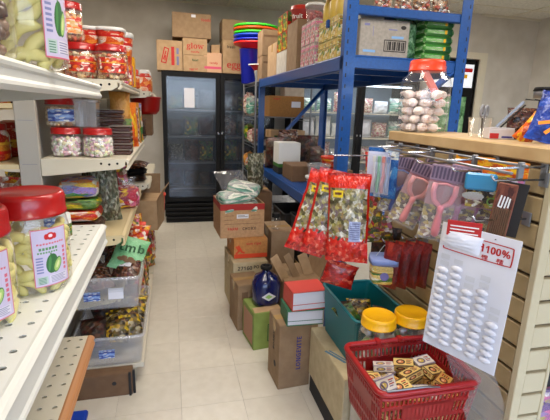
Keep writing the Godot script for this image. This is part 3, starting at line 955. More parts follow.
# open plastic storage tub with a rolled rim, base at `at`
func open_bin(called: String, label: String, at: Vector3, s: Vector3, mat: Material, taper := 0.93, turn := 0.0, cat := "bin", group := "") -> Node3D:
	var o := thing(called, label, cat, at, turn, group)
	var m := MB.new()
	var ring := func(k: float, y: float, inn: float) -> Array:
		var hx := s.x / 2 * k - inn
		var hz := s.z / 2 * k - inn
		var c := minf(hx, hz) * 0.14
		return [Vector3(-hx + c, y, hz), Vector3(hx - c, y, hz), Vector3(hx - c * 0.3, y, hz - c * 0.3), Vector3(hx, y, hz - c), Vector3(hx, y, -hz + c), Vector3(hx - c * 0.3, y, -hz + c * 0.3), Vector3(hx - c, y, -hz), Vector3(-hx + c, y, -hz), Vector3(-hx + c * 0.3, y, -hz + c * 0.3), Vector3(-hx, y, -hz + c), Vector3(-hx, y, hz - c), Vector3(-hx + c * 0.3, y, hz - c * 0.3)]
	var A: Array = ring.call(taper, 0.0, 0.0)
	var B: Array = ring.call(1.0, s.y, 0.0)
	var C: Array = ring.call(1.0, s.y, 0.003)
	var D: Array = ring.call(taper, 0.004, 0.003)
	for i in 12:
		var j := (i + 1) % 12
		m.quad(A[i], A[j], B[j], B[i])
		m.quad(B[i], B[j], C[j], C[i])
		m.quad(C[i], C[j], D[j], D[i])
		m.tri(Vector3.ZERO, A[j], A[i])
		m.tri(Vector3(0, 0.004, 0), D[i], D[j])
	part("body", m.done(), mat, o)
	var rm := MB.new(true)
	var rim := []
	for q in B:
		rim.append(Vector3(q.x * 1.01, q.y - 0.006, q.z * 1.01))
	rm.tube(rim, 0.008, 6, true)
	part("rim", rm.done(), mat, o)
	return o

func build_left_far():
	var z0 := -3.27
	var z1 := -2.05
	gondola("double-sided grey gondola frame beyond the near shelves", -0.605, z0, z1, 1.62, true, -0.165)
	store_shelf("topmost shelf of the far left gondola under red-lidded snack jars", 1.535, -0.56, -0.205, z0, z1, M.shelf_white2, 0.04)
	store_shelf("shelf carrying the red-lidded marshmallow jars and snack trays", 1.185, -0.56, -0.19, z0, z1, M.shelf_white2, 0.05)
	store_shelf("beige shelf with the stack of colourful sweet bags", 0.82, -0.56, -0.225, z0, z1, M.shelf_beige, 0.05)
	store_shelf("low shelf holding the upper clear storage tub", 0.445, -0.56, -0.28, z0, z1 - 0.16, M.shelf_beige, 0.04)
	# --- topmost shelf
	var peanut := [Color(0.55, 0.32, 0.14), Color(0.62, 0.12, 0.05), Color(0.70, 0.48, 0.25), Color(0.35, 0.10, 0.05), Color(0.75, 0.60, 0.40)]
	var y := 1.535
	var a := candy_jar("big red-lidded peanut jar, left one on the topmost far shelf", "peanut snacks in the left big jar of the topmost shelf", Vector3(-0.385, y, -2.17), 0.072, 0.155, peanut, 61, 0.012, M.p_redjar)
	candy_jar("big red-lidded peanut jar with yellow-red label beside the shelf corner", "peanut snacks in the corner jar of the topmost shelf", Vector3(-0.255, y, -2.16), 0.072, 0.155, peanut, 62, 0.012, M.p_redjar)
	candy_jar("red-lidded snack jar with white label stacked on the left big jar", "snack pieces in the jar stacked on the left big jar", Vector3(-0.425, y + 0.156, -2.17), 0.06, 0.165, peanut, 63, 0.012, M.p_whitelabel)
	candy_jar("red-lidded snack jar behind the stacked jar at the shelf back", "snack pieces in the jar at the back of the topmost shelf", Vector3(-0.45, y, -2.36), 0.07, 0.155, peanut, 64, 0.012, M.p_redjar)
	tub("orange square tub with white lid behind the stacked snack jar", Vector3(-0.375, y + 0.156, -2.36), 0.038, 0.05, 0.10, M.p_orangetub, M.white_pl, "snack_tub", "orange tubs with white lids")
	candy_jar("small red-lidded jar behind the two big peanut jars", "nut pieces in the small jar behind the big peanut jars", Vector3(-0.31, y, -2.36), 0.065, 0.155, peanut, 65, 0.012, M.p_redjar)
	tub("orange square tub with white lid above the corner peanut jar", Vector3(-0.275, y + 0.156, -2.36), 0.052, 0.066, 0.10, M.p_orangetub, M.white_pl, "snack_tub", "orange tubs with white lids")
	var bx := carton("red and yellow box under the tall orange tub", Vector3(-0.275, y, -2.62), Vector3(0.15, 0.11, 0.12), M.p_red, 0, false)
	letter(bx, "%", 0.05, M.yellow_lid, Vector3(0.03, 0.05, 0.061))
	var tb := tub("tall orange tub with white lid and a black emblem", Vector3(-0.265, y + 0.11, -2.62), 0.06, 0.073, 0.165, M.p_orangetub, M.white_pl, "snack_tub", "orange tubs with white lids")
	part("emblem", disc_mesh([[0, 0, 0.022, 0.02]]), M.ink_dark, tb, Vector3(0.0, 0.085, 0.069))
	part("emblem_picture", disc_mesh([[0.0, 0.004, 0.013, 0.009]], 0.001), M.yellow_lid, tb, Vector3(0.0, 0.085, 0.069))
	part("nutrition_panel", sheet(0.03, 0.02), M.ink_dark, tb, Vector3(0.03, 0.035, 0.066))
	carton("yellow snack box behind the small seasoning jars", Vector3(-0.255, y, -2.80), Vector3(0.11, 0.17, 0.09), M.yellow_lid, 0, false)
	var caps := [M.white_pl, M.white_pl, M.white_pl, M.orange_lid]
	var tags := ["white-capped peanut jar at the shelf edge near the red box", "white-capped jar with a blue oval label by the shelf edge", "orange jar with white cap at the far end of the topmost shelf", "small orange-capped jar behind the white-capped ones"]
	for k in 4:
		var c := jar("seasoning_jar", tags[k], Vector3(-0.245 + 0.004 * k, y, -2.46 - 0.13 * k if k < 1 else -2.62 - 0.16 * k), 0.038, 0.125 if k != 2 else 0.115, caps[k], 0.032, 0.025, 0.0, "small seasoning jars on the topmost shelf", [M.p_berry, M.p_white2, M.p_orangetub, M.p_orangetub][k])
		if k == 1:
			part("label", arc_label(0.0305, 0.02, 0.06, -20, 60), M.p_labelblue, c)
	# --- second shelf
	y = 1.185
	var pastel := [Color(0.80, 0.76, 0.68), Color(0.75, 0.45, 0.50), Color(0.78, 0.72, 0.45), Color(0.82, 0.80, 0.76), Color(0.55, 0.62, 0.40), Color(0.62, 0.40, 0.50)]
	candy_jar("red-lidded marshmallow jar at the left on the second shelf", "white and pink sweets in the left marshmallow jar", Vector3(-0.475, y, -2.17), 0.07, 0.135, pastel, 71, 0.0115)
	candy_jar("red-lidded marshmallow jar at the right on the second shelf", "white and pink sweets in the right marshmallow jar", Vector3(-0.335, y, -2.16), 0.07, 0.135, pastel, 72, 0.0115)
	candy_jar("red-lidded nut jar with blue label stacked on the left marshmallow jar", "nuts in the jar stacked on the left marshmallow jar", Vector3(-0.495, y + 0.136, -2.19), 0.068, 0.13, [Color(0.60, 0.42, 0.22), Color(0.72, 0.58, 0.38), Color(0.50, 0.30, 0.16), Color(0.78, 0.68, 0.52)], 73, 0.012, M.p_labelblue)
	open_bin("clear_box", "clear bluish plastic box behind the stacked nut jar", Vector3(-0.385, y + 0.137, -2.22), Vector3(0.10, 0.125, 0.12), M.tub_clear, 0.95, 0, "box")
	for k in 4:
		var tr := thing("snack_tray", ["lowest", "second lowest", "second highest", "topmost"][k] + " dark snack tray in the stack on the second shelf", "tray", Vector3(-0.305 + 0.004 * (k % 2), y + 0.135 + 0.021 * k, -2.42), 4.0 * (k % 2), "dark flat snack packs at the shelf back")
		part("pack", rbox(Vector3(0.13, 0.018, 0.12), 0.006), M.p_tray, tr)
		part("film", rbox(Vector3(0.132, 0.003, 0.122), 0.001), M.film, tr, Vector3(0, 0.018, 0))
	carton("grey carton under the dark flat snack packs", Vector3(-0.345, y, -2.42), Vector3(0.26, 0.13, 0.16), M.card_white, 0, false)
	M.tray_rim = flat(Color(0.50, 0.46, 0.43), 0.3)
	for k in 5:
		var tr := thing("date_tray", ["bottom", "second", "middle", "fourth", "top"][k] + " black date tray of the five stacked at the shelf edge", "tray", Vector3(-0.243 + 0.003 * (k % 2), y + 0.0285 * k, -2.28 - 0.004 * (k % 3)), -2.0 + 3.0 * (k % 2), "black date trays stacked at the shelf edge")
		part("dates", rbox(Vector3(0.098, 0.023, 0.105), 0.006), M.p_tray, tr)
		part("lid_film", rbox(Vector3(0.102, 0.006, 0.109), 0.002), M.tray_rim, tr, Vector3(0, 0.0228, 0))
	bag("tall amber bag standing behind the date trays", Vector3(-0.27, y + 0.09, -2.55), 0.11, 0.225, 0.05, M.p_amber, Vector3(-4, 8, 0), 5)
	bag("green-bottomed bag leaning behind the date trays", Vector3(-0.255, y, -2.50), 0.10, 0.17, 0.04, M.p_green, Vector3(-3, 12, 0), 6)
	carton("low carton under the amber bag", Vector3(-0.30, y, -2.60), Vector3(0.12, 0.09, 0.10), M.card_white, 0, false)
	var rows := [M.p_orangebag, M.p_white2, M.p_amber, M.p_green, M.p_rainbow]
	var says := ["orange snack bag in the row past the date trays", "white and brown snack bag in the row past the date trays", "amber snack bag in the row past the date trays", "green snack bag in the row past the date trays", "multicoloured snack bag at the far end of the second shelf"]
	for k in 5:
		bag(says[k], Vector3(-0.235, y, -2.68 - 0.12 * k), 0.11, 0.26 - 0.03 * (k % 2), 0.06, rows[k], Vector3(-3, 35, 0), 8 + k, "bag", "snack bags along the second shelf")
	# --- third shelf
	y = 0.82
	var pile := [M.p_dark, M.p_red, M.p_green, M.p_rainbow]
	var pl := ["dark brown sweet bag at the bottom of the bag stack", "red sweet bag second from the bottom of the bag stack", "green and red sweet bag under the rainbow bag", "bright rainbow coloured sweet bag topping the bag stack"]
	for k in 4:
		var hh: float = [0.058, 0.058, 0.055, 0.09][k]
		soft_pack(pl[k], Vector3(-0.435, y + [0.0, 0.058, 0.116, 0.171][k], -2.18), Vector3(0.185 - 0.006 * (k % 2), hh, 0.18), pile[k], Vector3(0, 5 * k - 8, 0), 20 + k, "bag", "sweet bags stacked on the beige shelf")
	bag("tall clear bag of dried grey-green leaves", Vector3(-0.335, y, -2.34), 0.14, 0.31, 0.09, M.p_leaf, Vector3(-3, 10, 3), 31, "bag", "", "leaf_bag")
	bag("second clear bag of dried leaves further back on the beige shelf", Vector3(-0.42, y, -2.46), 0.16, 0.30, 0.09, M.p_leaf, Vector3(-3, -5, -4), 32, "bag", "", "leaf_bag")
	soft_pack("plump bag of red berry sweets at the beige shelf edge", Vector3(-0.275, y, -2.66), Vector3(0.155, 0.135, 0.13), M.p_berry, Vector3(0, 14, 0), 33)
	part("twisted_top", pillow(0.10, 0.07, 0.02, 36), M.film, get_node("snack_bag_%03d" % used["snack_bag"]), Vector3(0.01, 0.115, 0))
	bag("yellow-trimmed foil bag behind the red berry sweets", Vector3(-0.34, y, -2.90), 0.14, 0.22, 0.08, M.p_flower, Vector3(-3, 0, 4), 34)
	# --- tubs of snack bags on the two lowest levels
	var t1 := open_bin("storage_tub", "upper clear storage tub of brown snack bags with a blue label", Vector3(-0.325, 0.446, -2.33), Vector3(0.32, 0.175, 0.62), M.tub_clear, 0.9, 0, "tub", "clear storage tubs")
	part("blue_label", sheet(0.075, 0.045), M.p_labelblue, t1, Vector3(-0.065, 0.075, 0.294), Vector3(-6, 0, 0))
	part("white_label", sheet(0.07, 0.055), M.paper, t1, Vector3(0.045, 0.085, 0.295), Vector3(-6, 0, 0))
	var t2 := open_bin("storage_tub", "lower clear storage tub of yellow snack bags with a blue label", Vector3(-0.325, 0.131, -2.33), Vector3(0.33, 0.175, 0.62), M.tub_clear, 0.9, 0, "tub", "clear storage tubs")
	part("blue_label", sheet(0.075, 0.045), M.p_labelblue, t2, Vector3(-0.015, 0.075, 0.294), Vector3(-6, 0, 0))
	var brown := ["brown dried-fruit bag at the front of the upper tub", "brown bag with white sticker in the upper tub", "dark nut bag at the left of the upper tub", "brown bag deeper in the upper tub", "dark bag at the back of the upper tub"]
	var bp := [[-0.36, 0.53, -2.10, 20], [-0.26, 0.55, -2.16, -15], [-0.40, 0.55, -2.25, 40], [-0.30, 0.57, -2.36, 10], [-0.36, 0.565, -2.50, -20]]
	for k in 5:
		var bb := bag(brown[k], Vector3(bp[k][0], bp[k][1], bp[k][2]), 0.15, 0.17, 0.07, [M.p_brown, M.p_brown, M.p_dark, M.p_brown, M.p_dark][k], Vector3(-62, bp[k][3], 0), 50 + k, "bag", "brown snack bags in the upper tub")
		if k == 1:
			part("white_sticker", sheet(0.06, 0.05), M.paper, bb, Vector3(0.0, 0.085, 0.036))
	var gb := part("snack_bag", pillow(0.17, 0.21, 0.05, 57), M.p_greenbag, self, Vector3(-0.26, 0.585, -2.20), Vector3(-48, 14, -26))
	meta(gb, "mint green snack bag with dark lettering lying on the upper tub", "bag")
	letter(gb, "tmb", 0.05, M.ink_green, Vector3(0.005, 0.125, 0.031), Vector3(0, 0, 4))
	part("nut_picture", disc_mesh([[-0.03, 0.0, 0.02, 0.012], [0.0, -0.004, 0.018, 0.012], [0.03, 0.0, 0.02, 0.012], [-0.015, 0.012, 0.016, 0.01], [0.018, 0.012, 0.016, 0.01]]), M.card_dark, gb, Vector3(0, 0.05, 0.029))
	bag("red snack bag behind the mint green one", Vector3(-0.23, 0.60, -2.52), 0.13, 0.16, 0.06, M.p_red, Vector3(-45, -20, 0), 58)
	bag("orange stick pack upright at the back of the upper tub", Vector3(-0.195, 0.56, -2.62), 0.04, 0.17, 0.03, M.orange_lid, Vector3(-12, 0, -4), 59)
	var yel := ["yellow and black snack bag at the left of the lower tub", "yellow snack bag in the middle of the lower tub", "yellow snack bag at the right corner of the lower tub", "black and yellow bag at the back of the lower tub", "yellow bag leaning over the right rim of the lower tub", "dark bag behind the yellow ones in the lower tub"]
	var yp := [[-0.40, 0.21, -2.10, 10], [-0.32, 0.22, -2.12, -10], [-0.24, 0.23, -2.16, 15], [-0.35, 0.25, -2.28, 30], [-0.25, 0.235, -2.30, -10], [-0.30, 0.24, -2.46, 0]]
	for k in 6:
		bag(yel[k], Vector3(yp[k][0], yp[k][1], yp[k][2]), 0.15, 0.17, 0.07, [M.p_dark, M.p_yellow, M.p_yellow, M.p_dark, M.p_yellow, M.p_dark][k], Vector3(-55, yp[k][3], 0), 70 + k, "bag", "yellow and dark snack bags in the lower tub")
	var fl := ["flowery snack bag just past the lower tub", "flowery snack bag second past the lower tub", "flowery red bag low on the deck past the tubs", "yellow snack bag on the deck near the end of the gondola"]
	for k in 4:
		bag(fl[k], Vector3(-0.235, 0.131, -2.76 - 0.12 * k), 0.13, 0.23, 0.09, [M.p_flower, M.p_yellow, M.p_flower, M.p_yellow][k], Vector3(-10, 40, 0), 80 + k, "bag", "snack bags on the deck past the tubs")
	for k in 3:
		bag(["white and red snack bag past the upper tub", "flowery snack bag past the upper tub", "red snack bag past the upper tub"][k], Vector3(-0.26, 0.446, -2.74 - 0.16 * k), 0.15, 0.22, 0.09, [M.p_white2, M.p_flower, M.p_red][k], Vector3(-12, 35, 0), 90 + k, "bag", "snack bags past the upper tub")
	# brown carton standing on the floor before the deck
	var cb := carton("low brown carton with a hand hole under the lower tub", Vector3(-0.36, 0, -2.01), Vector3(0.28, 0.125, 0.07), M.card_dark, 0, false)
	part("hand_hole", disc_mesh([[0, 0, 0.011, 0.011]]), M.black_matte, cb, Vector3(0.055, 0.075, 0.0352))
	part("leg", rbox(Vector3(0.012, 0.13, 0.012), 0.001), M.black_matte, cb, Vector3(0.148, 0, 0.02))
	part("leg", rbox(Vector3(0.012, 0.13, 0.012), 0.001), M.black_matte, cb, Vector3(0.13, 0, 0.036))
	var dp := thing("dustpan", "blue plastic scoop lying on the floor at lower left", "scoop", Vector3(-0.46, 0, -1.80))
	part("pan", rbox(Vector3(0.10, 0.03, 0.14), 0.008), flat(Color(0.05, 0.25, 0.70), 0.4), dp)
	part("handle", rbox(Vector3(0.02, 0.02, 0.16), 0.006), flat(Color(0.05, 0.25, 0.70), 0.4), dp, Vector3(0, 0.005, 0.14))
	# --- back side of this gondola, seen past its end
	for k in 3:
		store_shelf_back(["upper", "middle", "lower"][k] + " shelf on the back side of the far left gondola", [1.42, 1.16, 0.82][k], z0, z1)
	for k in 3:
		jar("sweet_jar", ["red-lidded snack jar behind the grey upright, nearest the edge", "red-lidded snack jar behind the grey upright, second in", "red-lidded snack jar behind the grey upright, third in"][k], Vector3(-0.80, 1.16, -2.2 - 0.18 * k), 0.075, 0.17, M.red_lid, 0.068, 0.03, 0.1, "red-lidded jars on the back side", M.p_redjar)
		bag(["pale bag behind the grey upright, nearest the edge", "red bag behind the grey upright on the lower shelf", "yellow bag behind the grey upright on the lower shelf"][k], Vector3(-0.78, 0.82, -2.18 - 0.16 * k), 0.2, 0.24, 0.1, [M.p_white2, M.p_red, M.p_yellow][k], Vector3(0, -20, 0), 95 + k, "bag", "bags on the back side of the gondola")
		bag(["red snack bag above the jars behind the grey upright", "brown snack bag above the jars behind the grey upright", "dark snack bag above the jars behind the grey upright"][k], Vector3(-0.79, 1.42, -2.2 - 0.17 * k), 0.2, 0.17, 0.09, [M.p_red, M.p_brown, M.p_dark][k], Vector3(0, -15, 0), 105 + k, "bag", "bags above the back-side jars")
	# --- last gondola section, towards the cooler
	gondola("last left gondola frame in front of the cooler", -0.605, -4.5, -3.31, 1.56, false, -0.165)
	store_shelf("topmost shelf of the last left gondola with orange jars", 1.53, -0.56, -0.13, -4.5, -3.31, M.shelf_white2, 0.03)
	for k in 3:
		var ex := jar("seasoning_jar", ["orange jar with white cap nearest on the last gondola", "yellow jar with white cap second on the last gondola", "orange jar with white cap third on the last gondola"][k], Vector3(-0.175, 1.53, -3.38 - 0.12 * k), 0.042, 0.15, M.white_pl, 0.036, 0.025, 0.1, "jars on the last gondola", [M.p_orangetub, M.p_amber, M.p_orangetub][k])
	store_shelf("dark upper shelf of the last left gondola", 1.20, -0.56, -0.2, -4.5, -3.31, M.shelf_white2, 0.04)
	store_shelf("shelf of the last left gondola above the open carton", 0.85, -0.56, -0.165, -4.5, -3.31, M.shelf_white2, 0.04)
	for k in 3:
		bag(["dark food pack on the last gondola, bottom of the pile", "dark food pack in the middle of the last gondola pile", "dark food pack topping the last gondola pile"][k], Vector3(-0.285, 0.875 + 0.05 * k, -3.36), 0.20, 0.22, 0.055, [M.p_dark, M.black, M.p_brown][k], Vector3(-90, 6 - 5 * k, 0), 120 + k, "bag", "dark food packs piled on the last gondola", "food_pack")
	var tubr := thing("round_tub", "round red plastic tub on the last left gondola", "tub", Vector3(-0.19, 1.361, -3.6))
	part("body", lathe([Vector2(0, 0), Vector2(0.08, 0.0), Vector2(0.105, 0.03), Vector2(0.115, 0.12), Vector2(0.121, 0.125), Vector2(0.12, 0.135), Vector2(0, 0.135)], 28), flat(Color(0.62, 0.05, 0.03), 0.35), tubr)
	carton("carton holding up the round red tub", Vector3(-0.25, 1.2, -3.62), Vector3(0.22, 0.16, 0.26), M.card_dark, 0, false)
	for k in 2:
		bag(["dark food bag on the upper shelf of the last gondola", "brown food bag on the upper shelf of the last gondola"][k], Vector3(-0.28, 1.2, -3.37 - 0.06 * k), 0.2, 0.13, 0.08, [M.p_dark, M.p_brown][k], Vector3(0, 10, 0), 130 + k)
	# open carton leaning out on the low deck
	var oc := thing("open_carton", "open brown carton leaning on the last left gondola", "box", Vector3(-0.225, 0.47, -3.52), -8)
	store_shelf("low shelf of the last left gondola under the open carton", 0.469, -0.56, -0.2, -4.5, -3.31, M.shelf_beige, 0.035)
	for k in 3:
		bag(["red snack bag on the deck of the last gondola, nearest", "flowery snack bag on the deck of the last gondola, middle", "white snack bag on the deck of the last gondola, farthest"][k], Vector3(-0.22, 0.131, -3.42 - 0.18 * k), 0.17, 0.26, 0.1, [M.p_flower, M.p_red, M.p_white2][k], Vector3(-6, 40, 0), 97 + k, "bag", "snack bags on the last gondola deck")
	part("body", slab(Vector3(-0.10, 0, -0.17), Vector3(0.13, 0.24, 0.17)), M.card_light, oc)
	part("flap", rbox(Vector3(0.21, 0.17, 0.004), 0.001), M.card, oc, Vector3(0.0, 0.235, -0.15), Vector3(-14, 0, 0))
	part("flap", rbox(Vector3(0.004, 0.11, 0.30), 0.001), M.card_light, oc, Vector3(0.125, 0.235, 0.0), Vector3(0, 0, -30))
	part("flap", rbox(Vector3(0.004, 0.09, 0.30), 0.001), M.card, oc, Vector3(-0.09, 0.235, 0.0), Vector3(0, 0, 12))
	var ob := thing("bucket", "small orange plastic basket by the cooler", "basket", Vector3(-0.125, 0.47, -3.93))
	part("body", lathe([Vector2(0, 0), Vector2(0.045, 0), Vector2(0.05, 0.006), Vector2(0.06, 0.16), Vector2(0.068, 0.165), Vector2(0.068, 0.18), Vector2(0.058, 0.178), Vector2(0.047, 0.02), Vector2(0, 0.015)], 20, 0.5), flat(Color(0.88, 0.22, 0.06), 0.4), ob)

func store_shelf_back(label: String, y: float, z0: float, z1: float):
	var o := thing("shelf", label, "shelf", Vector3(0, y, 0))
	part("deck", slab(Vector3(-1.02, -0.02, z0), Vector3(-0.65, 0, z1)), M.shelf_beige, o)
	part("front_lip", slab(Vector3(-1.03, -0.045, z0), Vector3(-1.02, 0.004, z1)), M.shelf_beige, o)

func build_back():
	# ---- black glass-door cooler
	cooler("black two-door glass cooler with a paper notice at the aisle end", Vector3(0.59, 0, -5.26), 1.36, 1.83, true)
	cooler("lit glass-door cooler with white goods behind the blue rack", Vector3(2.42, 0, -5.26), 1.66, 1.86, false)
	# ---- cartons on the cooler
	var y := 1.833
	var c := carton("carton with a red slanted logo and stripes on the cooler, leftmost", Vector3(0.01, y, -5.45), Vector3(0.29, 0.33, 0.32), M.card_light, 0)
	strokes(c, "slanted_logo", [[[-0.095, 0.09], [-0.055, 0.25], [-0.01, 0.235], [-0.045, 0.08], [-0.095, 0.09]], [[-0.07, 0.12], [-0.04, 0.21]], [[-0.055, 0.11], [-0.045, 0.16]]], 0.012, M.ink_red, Vector3(0, 0, 0.1612))
	strokes(c, "red_stripe", [[[0.035, 0.07], [0.035, 0.25]]], 0.035, M.ink_red, Vector3(0, 0, 0.1612))
	strokes(c, "grey_stripe", [[[0.09, 0.19], [0.09, 0.24]], [[0.09, 0.07], [0.09, 0.15]]], 0.026, M.ink_slate if M.has("ink_slate") else M.ink_dark, Vector3(0, 0, 0.1612))
	c = carton("lower orange-brown carton with red writing on the cooler", Vector3(0.30, y, -5.45), Vector3(0.28, 0.185, 0.3), M.card_light, 0)
	letter(c, "food", 0.025, M.ink_green, Vector3(0.0, 0.13, 0.151))
	letter(c, "eggroll", 0.022, M.ink_red, Vector3(-0.02, 0.03, 0.151))
	c = carton("orange-brown carton with a big red logo under the top carton", Vector3(0.30, y + 0.186, -5.45), Vector3(0.28, 0.185, 0.3), M.card_light, 0)
	letter(c, "glow", 0.06, M.ink_red, Vector3(0.0, 0.10, 0.151), Vector3.ZERO, true)
	letter(c, "noodle", 0.022, M.ink_red, Vector3(0.0, 0.035, 0.151))
	c = carton("wide plain brown carton topping the cooler pile", Vector3(0.265, y + 0.372, -5.47), Vector3(0.44, 0.265, 0.36), M.card, 0)
	part("white_sticker", sheet(0.05, 0.03), M.paper, c, Vector3(0.02, 0.235, 0.1802))
	letter(c, "foods", 0.03, M.ink_red, Vector3(0.16, 0.20, 0.181))
	c = carton("pale pink carton on the cooler beside the noodle cartons", Vector3(0.505, y, -5.42), Vector3(0.21, 0.225, 0.24), flat(Color(0.80, 0.63, 0.50), 0.8), 0, false)
	part("pink_band", sheet(0.2, 0.028), flat(Color(0.80, 0.30, 0.42), 0.6), c, Vector3(0, 0.055, 0.1202))
	letter(c, "candy", 0.025, M.ink_red, Vector3(0.01, 0.11, 0.1205))
	carton("small carton standing on the pale pink one", Vector3(0.545, y + 0.226, -5.45), Vector3(0.10, 0.10, 0.15), M.card_light, 0, false)
	c = carton("tall carton with red print on the cooler behind the bowls", Vector3(0.76, y, -5.45), Vector3(0.28, 0.38, 0.3), M.card_light, 0)
	letter(c, "eggs", 0.075, M.ink_red, Vector3(0.02, 0.10, 0.151), Vector3.ZERO, true)
	letter(c, "fresh", 0.03, M.ink_dark, Vector3(-0.04, 0.30, 0.151))
	carton("plain brown carton stacked above the red-print carton", Vector3(0.76, y + 0.381, -5.45), Vector3(0.29, 0.225, 0.3), M.card, 0)
	# ---- chrome wire rack
	var o := thing("wire_rack", "chrome wire rack between the cooler and the blue rack", "shelving", Vector3(0, 0, 0))
	var xs := [0.86, 1.46]
	var zs := [-5.16, -4.42]
	for x in xs:
		for z in zs:
			part("post", lathe([Vector2(0, 0), Vector2(0.0115, 0), Vector2(0.0115, 1.80), Vector2(0.009, 1.81), Vector2(0, 1.81)], 10), M.steel_grey, o, Vector3(x, 0, z))
	var levels := [0.35, 0.75, 1.06, 1.35, 1.70]
	for ly in levels:
		var m := MB.new()
		for x in xs:
			m.tube([Vector3(x, ly, zs[0]), Vector3(x, ly, zs[1])], 0.006, 6)
			m.tube([Vector3(x, ly - 0.035, zs[0]), Vector3(x, ly - 0.035, zs[1])], 0.004, 6)
		for z in zs:
			m.tube([Vector3(xs[0], ly, z), Vector3(xs[1], ly, z)], 0.006, 6)
		for k in 22:
			var zz := lerpf(zs[0], zs[1], (k + 0.5) / 22.0)
			m.tube([Vector3(xs[0], ly, zz), Vector3(xs[1], ly, zz)], 0.003, 4)
		part("wire_shelf", m.done(), M.steel_grey, o)
	# things on the wire rack
	for k in 2:
		var cc := carton(["lower brown carton at the near end of the wire rack", "upper brown carton at the near end of the wire rack"][k], Vector3(1.03, 1.704 + 0.252 * k, -4.54), Vector3(0.23, 0.25, 0.24), M.card, 0)
		part("printed_line", sheet(0.2, 0.02), M.card_dark, cc, Vector3(0, 0.19, 0.1202))
	var yc := carton("ochre carton with a white sticker on the wire rack, seen under the beam", Vector3(1.20, 1.356, -4.58), Vector3(0.38, 0.215, 0.28), grained(Color(0.62, 0.43, 0.20), M.fine, 3.0, 0.8), 0)
	part("white_sticker", sheet(0.10, 0.06), M.paper, yc, Vector3(0.1, 0.13, 0.1402))
	letter(yc, "fragile", 0.018, M.ink_red, Vector3(-0.11, 0.185, 0.1402))
	carton("white carton behind the ochre one on the wire rack", Vector3(1.30, 1.57, -4.62), Vector3(0.22, 0.11, 0.2), M.card_white, 0, false)
	var bowls := [[Color(0.85, 0.13, 0.12), 0.0], [Color(0.06, 0.16, 0.72), 0.03], [Color(0.12, 0.28, 0.75), 0.075], [Color(0.18, 0.78, 0.14), 0.105], [Color(0.90, 0.30, 0.08), 0.145], [Color(0.20, 0.80, 0.16), 0.175]]
	var btub := thing("plastic_tub", "deep blue plastic tub under the coloured basins", "tub", Vector3(0.88, 1.704, -4.95))
	part("body", lathe([Vector2(0, 0), Vector2(0.075, 0), Vector2(0.085, 0.01), Vector2(0.11, 0.36), Vector2(0.118, 0.365), Vector2(0.112, 0.371), Vector2(0.104, 0.36), Vector2(0.07, 0.012), Vector2(0, 0.012)], 28), flat(Color(0.05, 0.12, 0.68), 0.35), btub)
	for k in 6:
		var bo := thing("plastic_basin", ["red basin lowest in the stack of coloured basins", "dark blue basin second in the stack of coloured basins", "mid blue basin under the lower green basin", "lower of the two green basins in the stack", "orange basin between the two green basins", "green basin topping the stack of coloured basins"][k], "basin", Vector3(0.95, 2.075 + bowls[k][1], -4.95), 0, "stack of coloured plastic basins")
		part("bowl", lathe([Vector2(0, 0), Vector2(0.14, 0), Vector2(0.16, 0.008), Vector2(0.225, 0.046), Vector2(0.25, 0.048), Vector2(0.25, 0.064), Vector2(0.222, 0.060), Vector2(0.155, 0.016), Vector2(0, 0.012)], 32), flat(bowls[k][0], 0.35), bo)
	var rb := thing("plastic_basin", "shallow red bowl in front of the coloured basins", "bowl", Vector3(0.95, 1.83, -4.70))
	part("bowl", lathe([Vector2(0, 0), Vector2(0.06, 0), Vector2(0.10, 0.05), Vector2(0.115, 0.055), Vector2(0.112, 0.062), Vector2(0.06, 0.01), Vector2(0, 0.008)], 28), flat(Color(0.80, 0.10, 0.09), 0.35), rb)
	part("rim", lathe([Vector2(0.112, 0.052), Vector2(0.122, 0.052), Vector2(0.122, 0.062), Vector2(0.112, 0.062)], 28), M.white_pl, rb)
	tub("stack of white foam cups holding the red bowl", Vector3(0.95, 1.704, -4.70), 0.04, 0.055, 0.125, M.white_pl, M.white_pl, "cup_stack", "", 0.0)
	bag("clear bag of white goods on the wire rack below the bowls", Vector3(0.90, 1.352, -4.80), 0.22, 0.22, 0.14, M.p_white, Vector3(0, 60, 0), 140)
	bag("clear bag of beige goods on the wire rack, far end", Vector3(0.90, 1.352, -5.02), 0.2, 0.26, 0.12, M.p_white2, Vector3(0, 60, 0), 141)
	bag("brown goods bag on the wire rack above the orange pack", Vector3(0.90, 1.064, -4.7), 0.26, 0.16, 0.14, M.p_white2, Vector3(0, 70, 0), 142)
	bag("orange and green pack on the third wire shelf", Vector3(0.88, 0.755, -4.72), 0.24, 0.16, 0.12, M.p_rainbow, Vector3(0, 70, 0), 143)
	bag("pale pack at the far end of the third wire shelf", Vector3(0.90, 0.755, -4.98), 0.22, 0.18, 0.12, M.p_amber, Vector3(0, 70, 0), 144)
	bag("dark green goods at the far end of the fourth wire shelf", Vector3(0.90, 1.064, -4.98), 0.24, 0.2, 0.12, M.p_green, Vector3(0, 70, 0), 145)
	bag("blue pack on the lowest visible wire shelf", Vector3(0.90, 0.355, -5.0), 0.25, 0.22, 0.14, M.p_labelblue, Vector3(0, 70, 0), 146)
	var yb := carton("flat yellow carton on the wire rack below the ochre one", Vector3(1.22, 1.066, -4.56), Vector3(0.38, 0.15, 0.26), M.card_light, 0)
	part("green_band", sheet(0.3, 0.05), M.ink_green, yb, Vector3(0, 0.07, 0.1302))
	carton("white carton low on the wire rack behind the blue post", Vector3(1.2, 0.756, -4.56), Vector3(0.4, 0.22, 0.26), M.card_white, 0)
	# ---- doorway with a dark framed lit drinks cooler
	var dc := thing("drinks_cooler", "black-framed drinks cooler with red, yellow and blue striped sign in the doorway", "cooler", Vector3(3.71, 0, -5.335))
